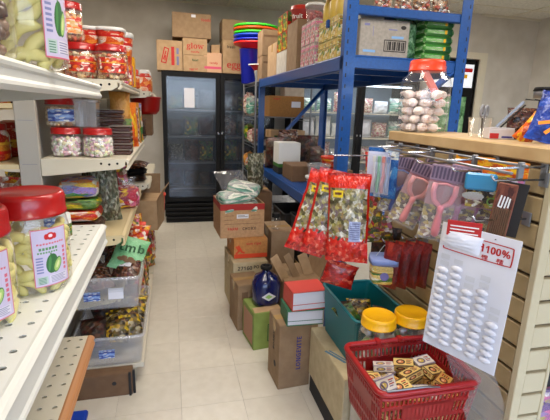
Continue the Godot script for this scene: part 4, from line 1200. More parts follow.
	part("cabinet", slab(Vector3(-0.34, 0, -0.3), Vector3(0.34, 2.15, 0.12)), M.black, dc)
	var sg := part("header_sign", slab(Vector3(-0.31, 1.80, 0.12), Vector3(0.30, 2.1, 0.128)), sign_mat(Color(0.93, 0.95, 0.98), 0.55), dc)
	part("red_bar", slab(Vector3(0.08, 2.0, 0.128), Vector3(0.28, 2.05, 0.131)), flat(Color(0.80, 0.08, 0.08), 0.4), sg)
	part("yellow_bar", slab(Vector3(0.06, 1.92, 0.128), Vector3(0.21, 1.97, 0.131)), flat(Color(0.95, 0.72, 0.05), 0.4), sg)
	part("blue_bar", slab(Vector3(0.01, 1.84, 0.128), Vector3(0.16, 1.89, 0.131)), flat(Color(0.08, 0.22, 0.75), 0.4), sg)
	part("glass_door", slab(Vector3(-0.31, 0.2, 0.12), Vector3(0.24, 1.68, 0.126)), M.p_greenweave, dc)
	part("frame_rail", slab(Vector3(-0.33, 1.68, 0.12), Vector3(0.3, 1.78, 0.14)), M.black, dc)

func sign_mat(c: Color, e: float) -> StandardMaterial3D:
	var m := flat(c, 0.4)
	m.emission_enabled = true
	m.emission = c
	m.emission_energy_multiplier = e
	return m

func cooler(label: String, at: Vector3, w: float, h: float, notice: bool):
	var d := 0.70
	var o := thing("glass_door_cooler", label, "cooler", at)
	var m := MB.new()
	m.box(Vector3(-w / 2, 0.08, -d), Vector3(-w / 2 + 0.04, h, -0.05))
	m.box(Vector3(w / 2 - 0.04, 0.08, -d), Vector3(w / 2, h, -0.05))
	m.box(Vector3(-w / 2 + 0.04, h - 0.07, -d), Vector3(w / 2 - 0.04, h, -0.05))
	m.box(Vector3(-w / 2 + 0.04, 0.08, -d), Vector3(w / 2 - 0.04, 0.28, -0.05))
	part("cabinet", m.done(), M.black, o)
	part("liner", slab(Vector3(-w / 2 + 0.04, 0.28, -d), Vector3(w / 2 - 0.04, h - 0.07, -d + 0.03)), flat(Color(0.20, 0.22, 0.25) if notice else Color(0.55, 0.60, 0.66), 0.5), o)
	# louvred grille
	for k in 4:
		part("louvre", rbox(Vector3(w - 0.02, 0.045, 0.03), 0.008), M.black, o, Vector3(0, 0.035 + 0.058 * k, -0.03), Vector3(18, 0, 0))
	part("toe_plate", slab(Vector3(-w / 2 + 0.01, 0.0, -0.16), Vector3(w / 2 - 0.01, 0.08, -0.05)), M.black_matte, o)
	for s in [-1, 1]:
		var dr := part("door", door_frame(w / 2 - 0.006, h - 0.29, 0.05), M.black, o, Vector3(s * w / 4.0, 0.28, -0.045))
		part("pane", slab(Vector3(-w / 4 + 0.05, 0.05, 0.012), Vector3(w / 4 - 0.05, h - 0.34, 0.018)), M.fogged if notice else M.glass, dr)
		part("handle", rbox(Vector3(0.012, 0.16, 0.02), 0.004), M.black, dr, Vector3(-s * (w / 4 - 0.03), 0.62, 0.055))
		part("lock", rbox(Vector3(0.018, 0.03, 0.012), 0.003), M.chrome, dr, Vector3(-s * (w / 4 - 0.024), 0.83, 0.048))
		for k in 4:
			part("wire_shelf", slab(Vector3(-w / 4 + 0.04, 0, -0.55), Vector3(w / 4 - 0.04, 0.012, -0.02)), M.steel_grey if notice else M.shelf_white2, o, Vector3(s * w / 4.0, 0.42 + (h - 0.55) / 4.0 * k, -0.06))
		if notice and s < 0:
			part("notice", slab(Vector3(-0.06, 0, 0), Vector3(0.06, 0.225, 0.001)), M.paper, dr, Vector3(-0.025, 1.14, 0.019))
	# goods behind the glass
	rng.seed = 300 if notice else 301
	for s in [-1, 1]:
		for k in 4:
			var n := 3
			for q in n:
				var mats: Array = [M.p_leaf, M.p_dark, M.p_dark, M.p_green, M.p_brown] if notice else [M.p_white, M.white_pl, M.p_white, M.p_white2, M.paper]
				var gw := (w / 2 - 0.12) / n
				var p := at + Vector3(s * w / 4.0 + (q - 1) * gw, 0.44 + (h - 0.55) / 4.0 * k, -0.25)
				var what: String = ["left", "right"][0 if s < 0 else 1] + " door, " + ["bottom", "lower", "upper", "top"][k] + " shelf, " + ["left", "middle", "right"][q]
				bag(("chilled goods pack in the aisle-end cooler, " if notice else "pale goods pack in the rear lit cooler, ") + what, p, gw * 0.95, rng.randf_range(0.16, 0.27), 0.14, mats[rng.randi() % mats.size()], Vector3(0, rng.randf_range(-12, 12), 0), 310 + (q + k) % 5, "pack", "packs in the aisle-end cooler" if notice else "packs in the rear lit cooler", "chilled_pack")
	if not notice:
		var lt := part("lamp_strip", slab(Vector3(-w / 2 + 0.06, h - 0.10, -0.12), Vector3(w / 2 - 0.06, h - 0.08, -0.09)), sign_mat(Color(0.9, 0.96, 1.0), 3.0), o)
		var a := AreaLight3D.new()
		a.name = "cooler_lamp"
		a.area_size = Vector2(w - 0.12, 0.03)
		a.light_energy = 0.5
		a.light_color = Color(0.86, 0.94, 1.0)
		a.shadow_enabled = true
		o.add_child(a)
		a.position = Vector3(0, h - 0.105, -0.105)
		a.rotation_degrees = Vector3(-75, 0, 0)

func door_frame(w: float, h: float, b: float) -> ArrayMesh:
	var m := MB.new()
	m.box(Vector3(-w / 2, 0, 0), Vector3(-w / 2 + b, h, 0.045))
	m.box(Vector3(w / 2 - b, 0, 0), Vector3(w / 2, h, 0.045))
	m.box(Vector3(-w / 2 + b, 0, 0), Vector3(w / 2 - b, b, 0.045))
	m.box(Vector3(-w / 2 + b, h - b, 0), Vector3(w / 2 - b, h, 0.045))
	return m.done()

func build_rack():
	var x0 := 0.875
	var x1 := 1.60
	var z0 := -4.35
	var z1 := -2.15
	var o := thing("blue_rack", "blue steel boltless storage rack loaded with boxes", "rack", Vector3.ZERO)
	for x in [x0, x1]:
		for z in [z0, z1]:
			var sx := 1.0 if x == x0 else -1.0
			var sz := 1.0 if z == z0 else -1.0
			var m := MB.new()
			var top := 2.35 if z == z1 else 1.725
			m.box(Vector3(minf(x, x + sx * 0.064), 0, minf(z, z + sz * 0.004)), Vector3(maxf(x, x + sx * 0.064), top, maxf(z, z + sz * 0.004)))
			m.box(Vector3(minf(x, x + sx * 0.004), 0, minf(z + sz * 0.004, z + sz * 0.05)), Vector3(maxf(x, x + sx * 0.004), top, maxf(z + sz * 0.004, z + sz * 0.05)))
			var ps := part("post", m.done(), M.blue_steel, o)
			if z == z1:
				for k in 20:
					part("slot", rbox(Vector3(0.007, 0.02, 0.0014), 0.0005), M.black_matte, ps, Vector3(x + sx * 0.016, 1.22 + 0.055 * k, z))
	for y in [0.87, 1.72]:
		for x in [x0 + 0.02, x1 - 0.02]:
			part("beam", rbox(Vector3(0.04, 0.075, z1 - z0 - 0.01), 0.005), M.blue_steel, o, Vector3(x, y - 0.08, (z0 + z1) / 2))
		for z in [z0 + 0.02, z1 - 0.02]:
			part("end_beam", rbox(Vector3(x1 - x0 - 0.09, 0.06, 0.03), 0.005), M.blue_steel, o, Vector3((x0 + x1) / 2, y - 0.068, z))
		part("deck", slab(Vector3(x0 + 0.012, y - 0.006, z0 + 0.012), Vector3(x1 - 0.012, y, z1 - 0.012)), M.blue_steel, o)
		for k in 3:
			part("cross_member", slab(Vector3(x0 + 0.04, y - 0.05, lerpf(z0, z1, (k + 1) / 4.0) - 0.02), Vector3(x1 - 0.04, y - 0.006, lerpf(z0, z1, (k + 1) / 4.0) + 0.02)), M.blue_steel, o)
	part("end_beam", rbox(Vector3(x1 - x0 - 0.09, 0.045, 0.03), 0.005), M.blue_steel, o, Vector3((x0 + x1) / 2, 1.915, z1 - 0.02))
	part("end_beam", rbox(Vector3(x1 - x0 - 0.09, 0.045, 0.03), 0.005), M.blue_steel, o, Vector3((x0 + x1) / 2, 1.915, z1 - 0.42))
	part("upper_board", slab(Vector3(x0 + 0.1, 1.953, z1 - 0.44), Vector3(x1 - 0.012, 1.961, z1 - 0.012)), M.blue_steel, o)
	for zz in [z0 + 0.02, z1 - 0.02]:
		var bm := MB.new()
		bm.tube([Vector3(x1 - 0.03, 1.66, zz), Vector3(x0 + 0.16, 1.06, zz)] if zz < -3.0 else [Vector3(x1 - 0.03, 1.69, zz), Vector3(x1 - 0.19, 1.555, zz)], 0.02, 4)
		part("brace", bm.done(), M.blue_steel, o)
	# ---- goods on the top tier, front row from near to far
	var y := 1.721
	for k in 6:
		var gy := y + 0.125 * (k / 3)
		var gz := -2.47 - 0.115 * (k % 3)
		carton(["near lower", "middle lower", "far lower", "near upper", "middle upper", "far upper"][k] + " of the gold printed boxes on the blue rack", Vector3(0.99, gy, gz), Vector3(0.10, 0.122, 0.105), M.p_goldenbox, 90, false, "gold_box", "box", "gold boxes on the blue rack")
	for k in 3:
		var gb := thing("sauce_bottle", ["nearest", "middle", "farthest"][k] + " yellow sauce bottle on the gold boxes", "bottle", Vector3(0.98, y + 0.248, -2.47 - 0.11 * k), 0, "yellow bottles on the gold boxes")
		part("body", lathe([Vector2(0, 0), Vector2(0.036, 0), Vector2(0.039, 0.006), Vector2(0.039, 0.09), Vector2(0.03, 0.11), Vector2(0.024, 0.118)], 20), flat(Color(0.80, 0.68, 0.30), 0.4), gb)
		part("cap", lid(0.026, 0.025), flat(Color(0.85, 0.70, 0.36), 0.4), gb, Vector3(0, 0.116, 0))
	for k in 6:
		carton(["near lower", "middle lower", "far lower", "near upper", "middle upper", "far upper"][k] + " of the white and pink boxes on the blue rack", Vector3(0.985, y + 0.15 * (k / 3), -2.87 - 0.105 * (k % 3)), Vector3(0.095, 0.148, 0.10), M.p_pinkbox, 90, false, "pink_box", "box", "white and pink boxes on the blue rack")
	var ct := tub("clear round tub with a white lid on the pink boxes", Vector3(0.985, y + 0.30, -2.96), 0.06, 0.07, 0.11, M.tub_clear, M.white_pl)
	filling("dark red sweets in the clear tub on the pink boxes", Vector3(0.985, y + 0.30, -2.96), sweets(0.055, 0.07, 0.012, 60, [Color(0.40, 0.03, 0.03), Color(0.55, 0.08, 0.06)], 9), M.tint)
	tub("flat white and orange tub beside the clear tub on the rack", Vector3(0.99, y + 0.375, -2.60), 0.09, 0.1, 0.06, M.white_pl, M.p_whitelabel, "snack_tub", "", 0.2)
	var c := carton("tall narrow brown carton on the blue rack by the pink boxes", Vector3(1.02, y, -3.33), Vector3(0.28, 0.36, 0.20), M.card, 90)
	letter(c, "mixed", 0.03, M.card_dark, Vector3(-0.02, 0.16, 0.1005), Vector3(0, 0, 90))
	var rb := thing("round_tub", "round red tub with white lettering on the tall brown carton", "tub", Vector3(1.0, y + 0.361, -3.33))
	part("body", lathe([Vector2(0, 0), Vector2(0.075, 0), Vector2(0.08, 0.006), Vector2(0.09, 0.085)], 28), flat(Color(0.62, 0.12, 0.10), 0.35), rb)
	part("lid", lid(0.094, 0.03), flat(Color(0.80, 0.20, 0.14), 0.4), rb, Vector3(0, 0.08, 0))
	letter(rb, "fruit", 0.03, M.ink_white, Vector3(-0.062, 0.03, 0.062), Vector3(0, -45, 0))
	carton("white carton on the blue rack behind the tall brown one", Vector3(1.03, y, -3.68), Vector3(0.34, 0.19, 0.2), M.card_white, 90)
	for k in 4:
		var g := carton(["lower near", "lower far", "upper near", "upper far"][k] + " green and yellow printed carton on the blue rack", Vector3(1.0, y + 0.194 + 0.145 * (k / 2), -3.60 - 0.16 * (k % 2)), Vector3(0.15, 0.143, 0.14), M.p_greenyellow, 90, false, "printed_carton", "box", "green and yellow cartons on the blue rack")
		letter(g, "tea", 0.04, M.ink_red, Vector3(0.02, 0.06, 0.0705))
	carton("plain brown carton at the far end of the rack top", Vector3(1.12, y, -4.08), Vector3(0.36, 0.30, 0.36), M.card_light, 0)
	for k in 3:
		carton(["near", "middle", "far"][k] + " rear brown carton on the rack top behind the front row", Vector3(1.34, y, -2.75 - 0.42 * k), Vector3(0.36, 0.34, 0.38), M.card, 0, true, "cardboard_box", "box", "rear cartons on the rack top")
	# near end of the tier
	c = carton("grey-white carton with a boxed barcode at the near rack end", Vector3(1.113, y, -2.285), Vector3(0.285, 0.185, 0.2), grained(Color(0.62, 0.595, 0.56), M.fine, 3.0, 0.8), 0)
	strokes(c, "barcode_frame", [[[0.0, 0.03], [0.125, 0.03], [0.125, 0.085], [0.0, 0.085], [0.0, 0.03]]], 0.005, M.ink_dark, Vector3(0, 0, 0.1006))
	var bars := []
	for k in 12:
		bars.append([0.01 + 0.009 * k, 0.036, 0.003 + 0.003 * (k % 3), 0.043])
	part("barcode", bars_mesh(bars), M.ink_dark, c, Vector3(0, 0, 0.1003))
	part("warning_mark", disc_mesh([[0, 0, 0.016, 0.01]]), M.ink_dark, c, Vector3(0.105, 0.152, 0.1002))
	part("small_print", bars_mesh([[-0.12, 0.15, 0.03, 0.012], [0.02, 0.135, 0.05, 0.006], [-0.07, 0.1, 0.003, 0.05]]), M.ink_slate, c, Vector3(0, 0, 0.1002))
	part("blue_print", bars_mesh([[0.04, 0.095, 0.07, 0.012], [-0.12, 0.02, 0.07, 0.012]]), flat(Color(0.45, 0.62, 0.80), 0.7), c, Vector3(0, 0, 0.1002))
	carton("small white carton on the grey-white barcode carton", Vector3(1.06, y + 0.186, -2.30), Vector3(0.14, 0.035, 0.12), M.white_pl, 0, false)
	bag("green woven-pattern pack between the barcode carton and green packets", Vector3(1.298, y, -2.31), 0.15, 0.225, 0.09, M.p_greenweave, Vector3.ZERO, 151)
	for k in 5:
		var g := part("green_packet", rbox(Vector3(0.185, 0.042, 0.16), 0.012), M.p_greenpack, self, Vector3(1.452, y + 0.0435 * k, -2.285 + 0.004 * (k % 2)))
		meta(g, ["bottom", "second", "third", "fourth", "top"][k] + " green packet of the five stacked by the rear post", "packet", "green packets stacked on the rack")
		part("end_mark", rbox(Vector3(0.03, 0.03, 0.006), 0.002), M.ink_green, g, Vector3(0.06, 0.006, 0.08))
		part("yellow_mark", rbox(Vector3(0.014, 0.02, 0.006), 0.002), M.yellow_lid, g, Vector3(0.035, 0.01, 0.08))
	for k in 4:
		var jp := Vector3(1.13 + 0.115 * k, 1.962, -2.27)
		jar("sweet_jar", ["first", "second", "third", "fourth"][k] + " snack jar from the left on the topmost rack board", jp, 0.055, 0.16, M.red_lid, 0.047, 0.03, 0.1, "snack jars on the topmost rack board")
		filling(["first", "second", "third", "fourth"][k] + " jar's reddish nuts on the topmost rack board", jp, sweets(0.053, 0.11, 0.011, 110, [Color(0.55, 0.30, 0.14), Color(0.60, 0.45, 0.32), Color(0.48, 0.10, 0.06), Color(0.70, 0.62, 0.52)], 160 + k), M.tint)
	# ---- lower tier
	y = 0.871
	carton("black carton under the plain white box on the lower blue shelf", Vector3(1.02, y, -3.72), Vector3(0.20, 0.06, 0.22), M.black_matte, 0, false)
	var wb := carton("plain white box with a green foot on the lower blue shelf", Vector3(1.02, y + 0.061, -3.72), Vector3(0.20, 0.215, 0.2), M.white_pl, 0, false)
	part("green_foot", slab(Vector3(-0.101, 0.0, -0.101), Vector3(0.101, 0.03, 0.101)), flat(Color(0.20, 0.42, 0.14), 0.6), wb)
	for k in 5:
		bag(["dark wrapped bundle behind the white box, left", "dark wrapped bundle behind the white box, right", "dark wrapped bundle under the rack beam at the far end", "brown wrapped bundle topping the dark ones", "dark wrapped bundle right of the white box"][k], Vector3([1.0, 1.3, 1.05, 1.12, 1.3][k], y + [0.0, 0.0, 0.0, 0.17, 0.0][k], [-3.98, -4.05, -4.2, -4.06, -3.74][k]), 0.26, [0.3, 0.32, 0.24, 0.2, 0.24][k], 0.15, [M.p_dark, M.p_dark, M.black, M.p_brown, M.p_dark][k], Vector3(0, 20 * k - 30, 0), 170 + k, "bundle", "dark bundles on the lower blue shelf", "wrapped_bundle")
	carton("flat dark brown carton in front of the white box on the lower blue shelf", Vector3(1.03, y, -3.36), Vector3(0.20, 0.125, 0.3), M.card_dark, 0, false)
	carton("long black carton behind the flat dark brown one", Vector3(1.26, y, -3.30), Vector3(0.2, 0.13, 0.3), M.black_matte, 0, false)
	for k in 4:
		var rt := tub(["clear round tub nearest the hanging red bags", "clear round tub stacked behind the hanging red bags", "red-lidded clear tub above the hanging bags", "clear tub with dark food by the rack post"][k], Vector3([1.05, 1.06, 1.22, 1.2][k], y + [0.0, 0.09, 0.13, 0.0][k], [-2.95, -2.95, -3.1, -2.72][k]), 0.075, 0.085, 0.088, [M.tub_clear, M.tub_clear, M.p_red, M.tub_clear][k], [M.white_pl, M.tub_clear, M.orange_lid, M.tub_clear][k], "round_tub", "round tubs on the lower blue shelf", 0.0)
	carton("brown carton under the red-lidded tub", Vector3(1.24, y, -3.04), Vector3(0.2, 0.125, 0.16), M.card_dark, 0, false)
	# ---- under the rack
	open_bin("black_crate", "black plastic crate under the blue rack, farther one", Vector3(1.06, 0.30, -3.45), Vector3(0.34, 0.30, 0.42), M.black_matte, 0.94, 0, "crate", "black crates under the rack")
	carton("dark carton carrying the farther black crate", Vector3(1.08, 0, -3.45), Vector3(0.4, 0.298, 0.5), M.card_dark, 0)
	open_bin("black_crate", "black plastic crate under the blue rack, nearer one", Vector3(1.08, 0.30, -2.95), Vector3(0.34, 0.34, 0.40), M.black_matte, 0.94, 0, "crate", "black crates under the rack")
	carton("dark carton carrying the nearer black crate", Vector3(1.1, 0, -2.93), Vector3(0.38, 0.298, 0.46), M.card_dark, 0)
	carton("lower brown carton between the fruit carton and the crates", Vector3(0.775, 0, -3.1), Vector3(0.22, 0.30, 0.5), M.card, 0)
	carton("upper brown carton between the fruit carton and the crates", Vector3(0.785, 0.302, -3.02), Vector3(0.18, 0.26, 0.3), M.card, 0)
	jar("sweet_jar", "small dark-lidded jar on the brown cartons beside the fruit carton", Vector3(0.745, 0.563, -2.95), 0.035, 0.12, M.black, 0.03, 0.03)
	bag("silvery clear bag above the fruit carton by the wire rack", Vector3(0.74, 0.702, -3.75), 0.17, 0.34, 0.12, M.p_leaf, Vector3(0, 20, 0), 181)
	carton("tall brown carton at the far end of the floor pile", Vector3(0.74, 0, -3.85), Vector3(0.28, 0.70, 0.4), M.card_dark, 0)

func build_floor_boxes():
	# fruit carton pile
	var c := carton("large cream carton with printed numbers at the bottom of the pile", Vector3(0.515, 0, -2.945), Vector3(0.245, 0.385, 0.39), M.card_cream, 2)
	letter(c, "27160", 0.028, M.ink_dark, Vector3(-0.04, 0.34, 0.1955))
	letter(c, "PO No", 0.024, M.ink_dark, Vector3(0.07, 0.345, 0.1955))
	c = carton("orange printed carton under the red-banded carton", Vector3(0.53, 0.387, -2.97), Vector3(0.245, 0.145, 0.30), grained(Color(0.76, 0.52, 0.28), M.fine, 3.0, 0.8), 2)
	letter(c, "sun ripe", 0.02, M.ink_red, Vector3(0.02, 0.11, 0.1505))
	part("red_band", bars_mesh([[-0.12, 0.005, 0.24, 0.03]]), flat(Color(0.80, 0.25, 0.10), 0.7), c, Vector3(0, 0, 0.1502))
	strokes(c, "red_drawing", [[[-0.105, 0.09], [-0.085, 0.06], [-0.105, 0.04]], [[-0.09, 0.095], [-0.065, 0.05], [-0.05, 0.045]]], 0.014, flat(Color(0.80, 0.25, 0.10), 0.7), Vector3(0, 0, 0.1506))
	var o := thing("open_carton", "open red-banded carton heaped with white plastic packs", "box", Vector3(0.47, 0.534, -3.02), 3)
	var s := Vector3(0.315, 0.245, 0.33)
	M.card_fruit = grained(Color(0.74, 0.58, 0.42), M.fine, 3.0, 0.8)
	for w in [["wall_panel", Vector3(-s.x / 2, 0, s.z / 2 - 0.005), Vector3(s.x / 2, s.y, s.z / 2)], ["wall_panel", Vector3(-s.x / 2, 0, -s.z / 2), Vector3(s.x / 2, s.y, -s.z / 2 + 0.005)], ["wall_panel", Vector3(-s.x / 2, 0, -s.z / 2 + 0.005), Vector3(-s.x / 2 + 0.005, s.y, s.z / 2 - 0.005)], ["wall_panel", Vector3(s.x / 2 - 0.005, 0, -s.z / 2 + 0.005), Vector3(s.x / 2, s.y, s.z / 2 - 0.005)], ["bottom_panel", Vector3(-s.x / 2 + 0.005, 0, -s.z / 2 + 0.005), Vector3(s.x / 2 - 0.005, 0.005, s.z / 2 - 0.005)]]:
		part(w[0], slab(w[1], w[2]), M.card_fruit, o)
	var band := flat(Color(0.62, 0.13, 0.12), 0.7)
	part("red_band", slab(Vector3(-s.x / 2 - 0.001, s.y - 0.045, s.z / 2), Vector3(s.x / 2 + 0.001, s.y, s.z / 2 + 0.0008)), band, o)
	part("red_band", slab(Vector3(-s.x / 2 - 0.0008, s.y - 0.045, -s.z / 2), Vector3(-s.x / 2, s.y, s.z / 2)), band, o)
	part("white_sticker", sheet(0.085, 0.03), M.paper, o, Vector3(0.0, 0.155, s.z / 2))
	part("sticker_print", bars_mesh([[-0.035, -0.004, 0.07, 0.003], [-0.035, 0.004, 0.05, 0.003]]), M.ink_dark, o, Vector3(0, 0.155, s.z / 2 + 0.001))
	part("printed_grid", bars_mesh([[-0.13, 0.10, 0.26, 0.003], [-0.13, 0.13, 0.07, 0.003], [0.06, 0.13, 0.07, 0.003], [-0.13, 0.16, 0.07, 0.003], [0.06, 0.16, 0.07, 0.003]]), M.card_dark, o, Vector3(0, 0, s.z / 2 + 0.0002))
	letter(o, "FARM", 0.02, M.ink_red, Vector3(-0.07, 0.065, s.z / 2 + 0.0005))
	letter(o, "CHOICE", 0.02, M.ink_dark, Vector3(0.05, 0.065, s.z / 2 + 0.0005))
	var heap := [[0.395, 0.70, -2.93, 8, "white and green pack at the front left of the carton heap"], [0.535, 0.70, -2.94, -6, "white and green pack at the front right of the carton heap"], [0.40, 0.70, -3.09, -4, "white pack at the back left of the carton heap"], [0.54, 0.70, -3.10, 10, "pale pack at the back right of the carton heap"], [0.43, 0.775, -2.97, 20, "white pack lying across the carton heap"], [0.51, 0.825, -3.03, -25, "pale printed pack topping the carton heap at right"]]
	for k in 6:
		var hp := soft_pack(heap[k][4], Vector3(heap[k][0], heap[k][1], heap[k][2]), Vector3(0.15, 0.075, 0.16) if k < 4 else Vector3(0.24, 0.07, 0.17), [M.p_white, M.p_white, M.p_white2, M.p_white, M.p_white, M.p_white][k], Vector3(0 if k < 4 else 12, heap[k][3], [0, 0, 0, 0, 6, -10][k]), 190 + k, "pack", "plastic packs heaped in the red-banded carton", "plastic_pack")
	bag("crumpled clear plastic sheet topping the carton heap", Vector3(0.47, 0.85, -3.04), 0.26, 0.20, 0.07, M.film, Vector3(-55, 20, 0), 197, "sheet", "", "plastic_sheet")
	# brown and green cartons in front
	c = carton("brown carton standing behind the green carton", Vector3(0.47, 0, -2.62), Vector3(0.175, 0.32, 0.22), M.card, 6)
	part("dark_print", bars_mesh([[-0.06, 0.22, 0.04, 0.05]]), M.card_dark, c, Vector3(0, 0, 0.1103))
	var g := carton("lime green carton with a rough open top under the blue jug", Vector3(0.53, 0, -2.375), Vector3(0.185, 0.245, 0.22), M.card_green, 8, false)
	strokes(g, "printed_frame", [[[0.0, 0.05], [0.075, 0.05], [0.075, 0.16], [0.0, 0.16], [0.0, 0.05]]], 0.006, M.ink_green, Vector3(0, 0, 0.1104))
	part("pink_side", sheet(0.17, 0.19), flat(Color(0.70, 0.52, 0.42), 0.8), g, Vector3(-0.0927, 0.12, 0), Vector3(0, -90, 0))
	part("torn_flap", rbox(Vector3(0.17, 0.004, 0.05), 0.001), M.card_light, g, Vector3(0, 0.247, 0.08), Vector3(12, 0, 0))
	var j := thing("blue_jug", "dark blue plastic jug with a white diamond label on the green carton", "jug", Vector3(0.555, 0.25, -2.40))
	part("body", lathe([Vector2(0, 0), Vector2(0.075, 0), Vector2(0.085, 0.008), Vector2(0.088, 0.03), Vector2(0.088, 0.13), Vector2(0.07, 0.17), Vector2(0.032, 0.195), Vector2(0.026, 0.21), Vector2(0.026, 0.225)], 28, 0.25), flat(Color(0.02, 0.07, 0.30), 0.2, 0.0, 0.4), j)
	part("neck_ring", lathe([Vector2(0.026, 0.22), Vector2(0.036, 0.22), Vector2(0.038, 0.23), Vector2(0.034, 0.24), Vector2(0.022, 0.24), Vector2(0.02, 0.2)], 20), M.black, j)
	var hm := MB.new(true)
	hm.tube([Vector3(0.0, 0.205, 0.03), Vector3(0.0, 0.21, 0.06), Vector3(0, 0.18, 0.085), Vector3(0, 0.13, 0.09)], 0.008, 8)
	part("handle", hm.done(), flat(Color(0.10, 0.14, 0.34), 0.25), j)
	part("diamond_label", disc4(0.045, 0.028), M.paper, j, Vector3(0.0, 0.07, 0.0905))
	part("label_picture", disc4(0.024, 0.014), M.ink_lime, j, Vector3(0.0, 0.07, 0.0912))
	# open carton with raised flaps
	var oc := thing("open_carton", "open brown carton with raised flaps behind the red and green book boxes", "box", Vector3(0.78, 0, -2.50), 0)
	part("body", rbox(Vector3(0.24, 0.40, 0.30), 0.003), M.card, oc)
	part("flap", rbox(Vector3(0.06, 0.17, 0.008), 0.001), M.card_light, oc, Vector3(-0.10, 0.39, 0.10), Vector3(-15, 20, 24))
	part("flap", rbox(Vector3(0.05, 0.17, 0.008), 0.001), M.card, oc, Vector3(-0.02, 0.39, 0.09), Vector3(-15, 20, 22))
	part("flap", rbox(Vector3(0.07, 0.15, 0.008), 0.001), M.card_light, oc, Vector3(0.07, 0.39, 0.06), Vector3(-15, 15, 16))
	part("flap", rbox(Vector3(0.005, 0.15, 0.28), 0.001), M.card, oc, Vector3(0.115, 0.395, 0), Vector3(0, 0, -20))
	# tall carton with purple lettering and the two book boxes
	c = carton("tall brown carton with purple lettering beside the cream box", Vector3(0.592, 0, -1.965), Vector3(0.175, 0.37, 0.185), M.card, 4)
	letter(c, "LONGEVITE", 0.026, M.ink_blue, Vector3(0.02, 0.20, 0.0930), Vector3(0, 0, 90))
	letter(c, "BOMEX", 0.022, M.ink_dark, Vector3(-0.0880, 0.24, 0.0), Vector3(0, -90, 90))
	part("dark_mark", disc_mesh([[0, 0, 0.018, 0.018]]), M.ink_dark, c, Vector3(-0.0880, 0.12, 0.03), Vector3(0, -90, 0))
	book_box("green-edged white book box under the red one", Vector3(0.64, 0.371, -1.925), flat(Color(0.12, 0.42, 0.30), 0.5), -2, Vector3(0.19, 0.082, 0.155))
	book_box("red-covered white book box on top of the green one", Vector3(0.655, 0.454, -1.922), flat(Color(0.79, 0.26, 0.22), 0.5), 3, Vector3(0.19, 0.10, 0.145))

func disc4(a: float, b: float) -> ArrayMesh:
	var m := MB.new()
	m.quad(Vector3(0, -b, 0), Vector3(a, 0, 0), Vector3(0, b, 0), Vector3(-a, 0, 0))
	return m.done()

func book_box(label: String, at: Vector3, mat: Material, turn: float, s: Vector3):
	var o := thing("book_box", label, "box", at, turn, "book boxes on the tall carton")
	part("pages", slab(Vector3(-s.x / 2 + 0.003, 0.004, -s.z / 2 + 0.003), Vector3(s.x / 2 - 0.003, s.y - 0.004, s.z / 2 - 0.003)), M.card_white, o)
	part("cover", rbox(Vector3(s.x, 0.004, s.z), 0.001), mat, o, Vector3(0, s.y - 0.004, 0))
	part("cover", rbox(Vector3(s.x, 0.004, s.z), 0.001), mat, o)
	part("spine", rbox(Vector3(0.004, s.y, s.z), 0.001), mat, o, Vector3(-s.x / 2 + 0.002, 0, 0))
	part("white_face", sheet(s.x - 0.01, s.y - 0.012), M.paper, o, Vector3(0, s.y / 2, s.z / 2 - 0.0028))
	part("edge_line", bars_mesh([[-s.x / 2 + 0.003, s.y * 0.3, s.x - 0.006, 0.003]]), mat, o, Vector3(0, 0, s.z / 2 - 0.0015))

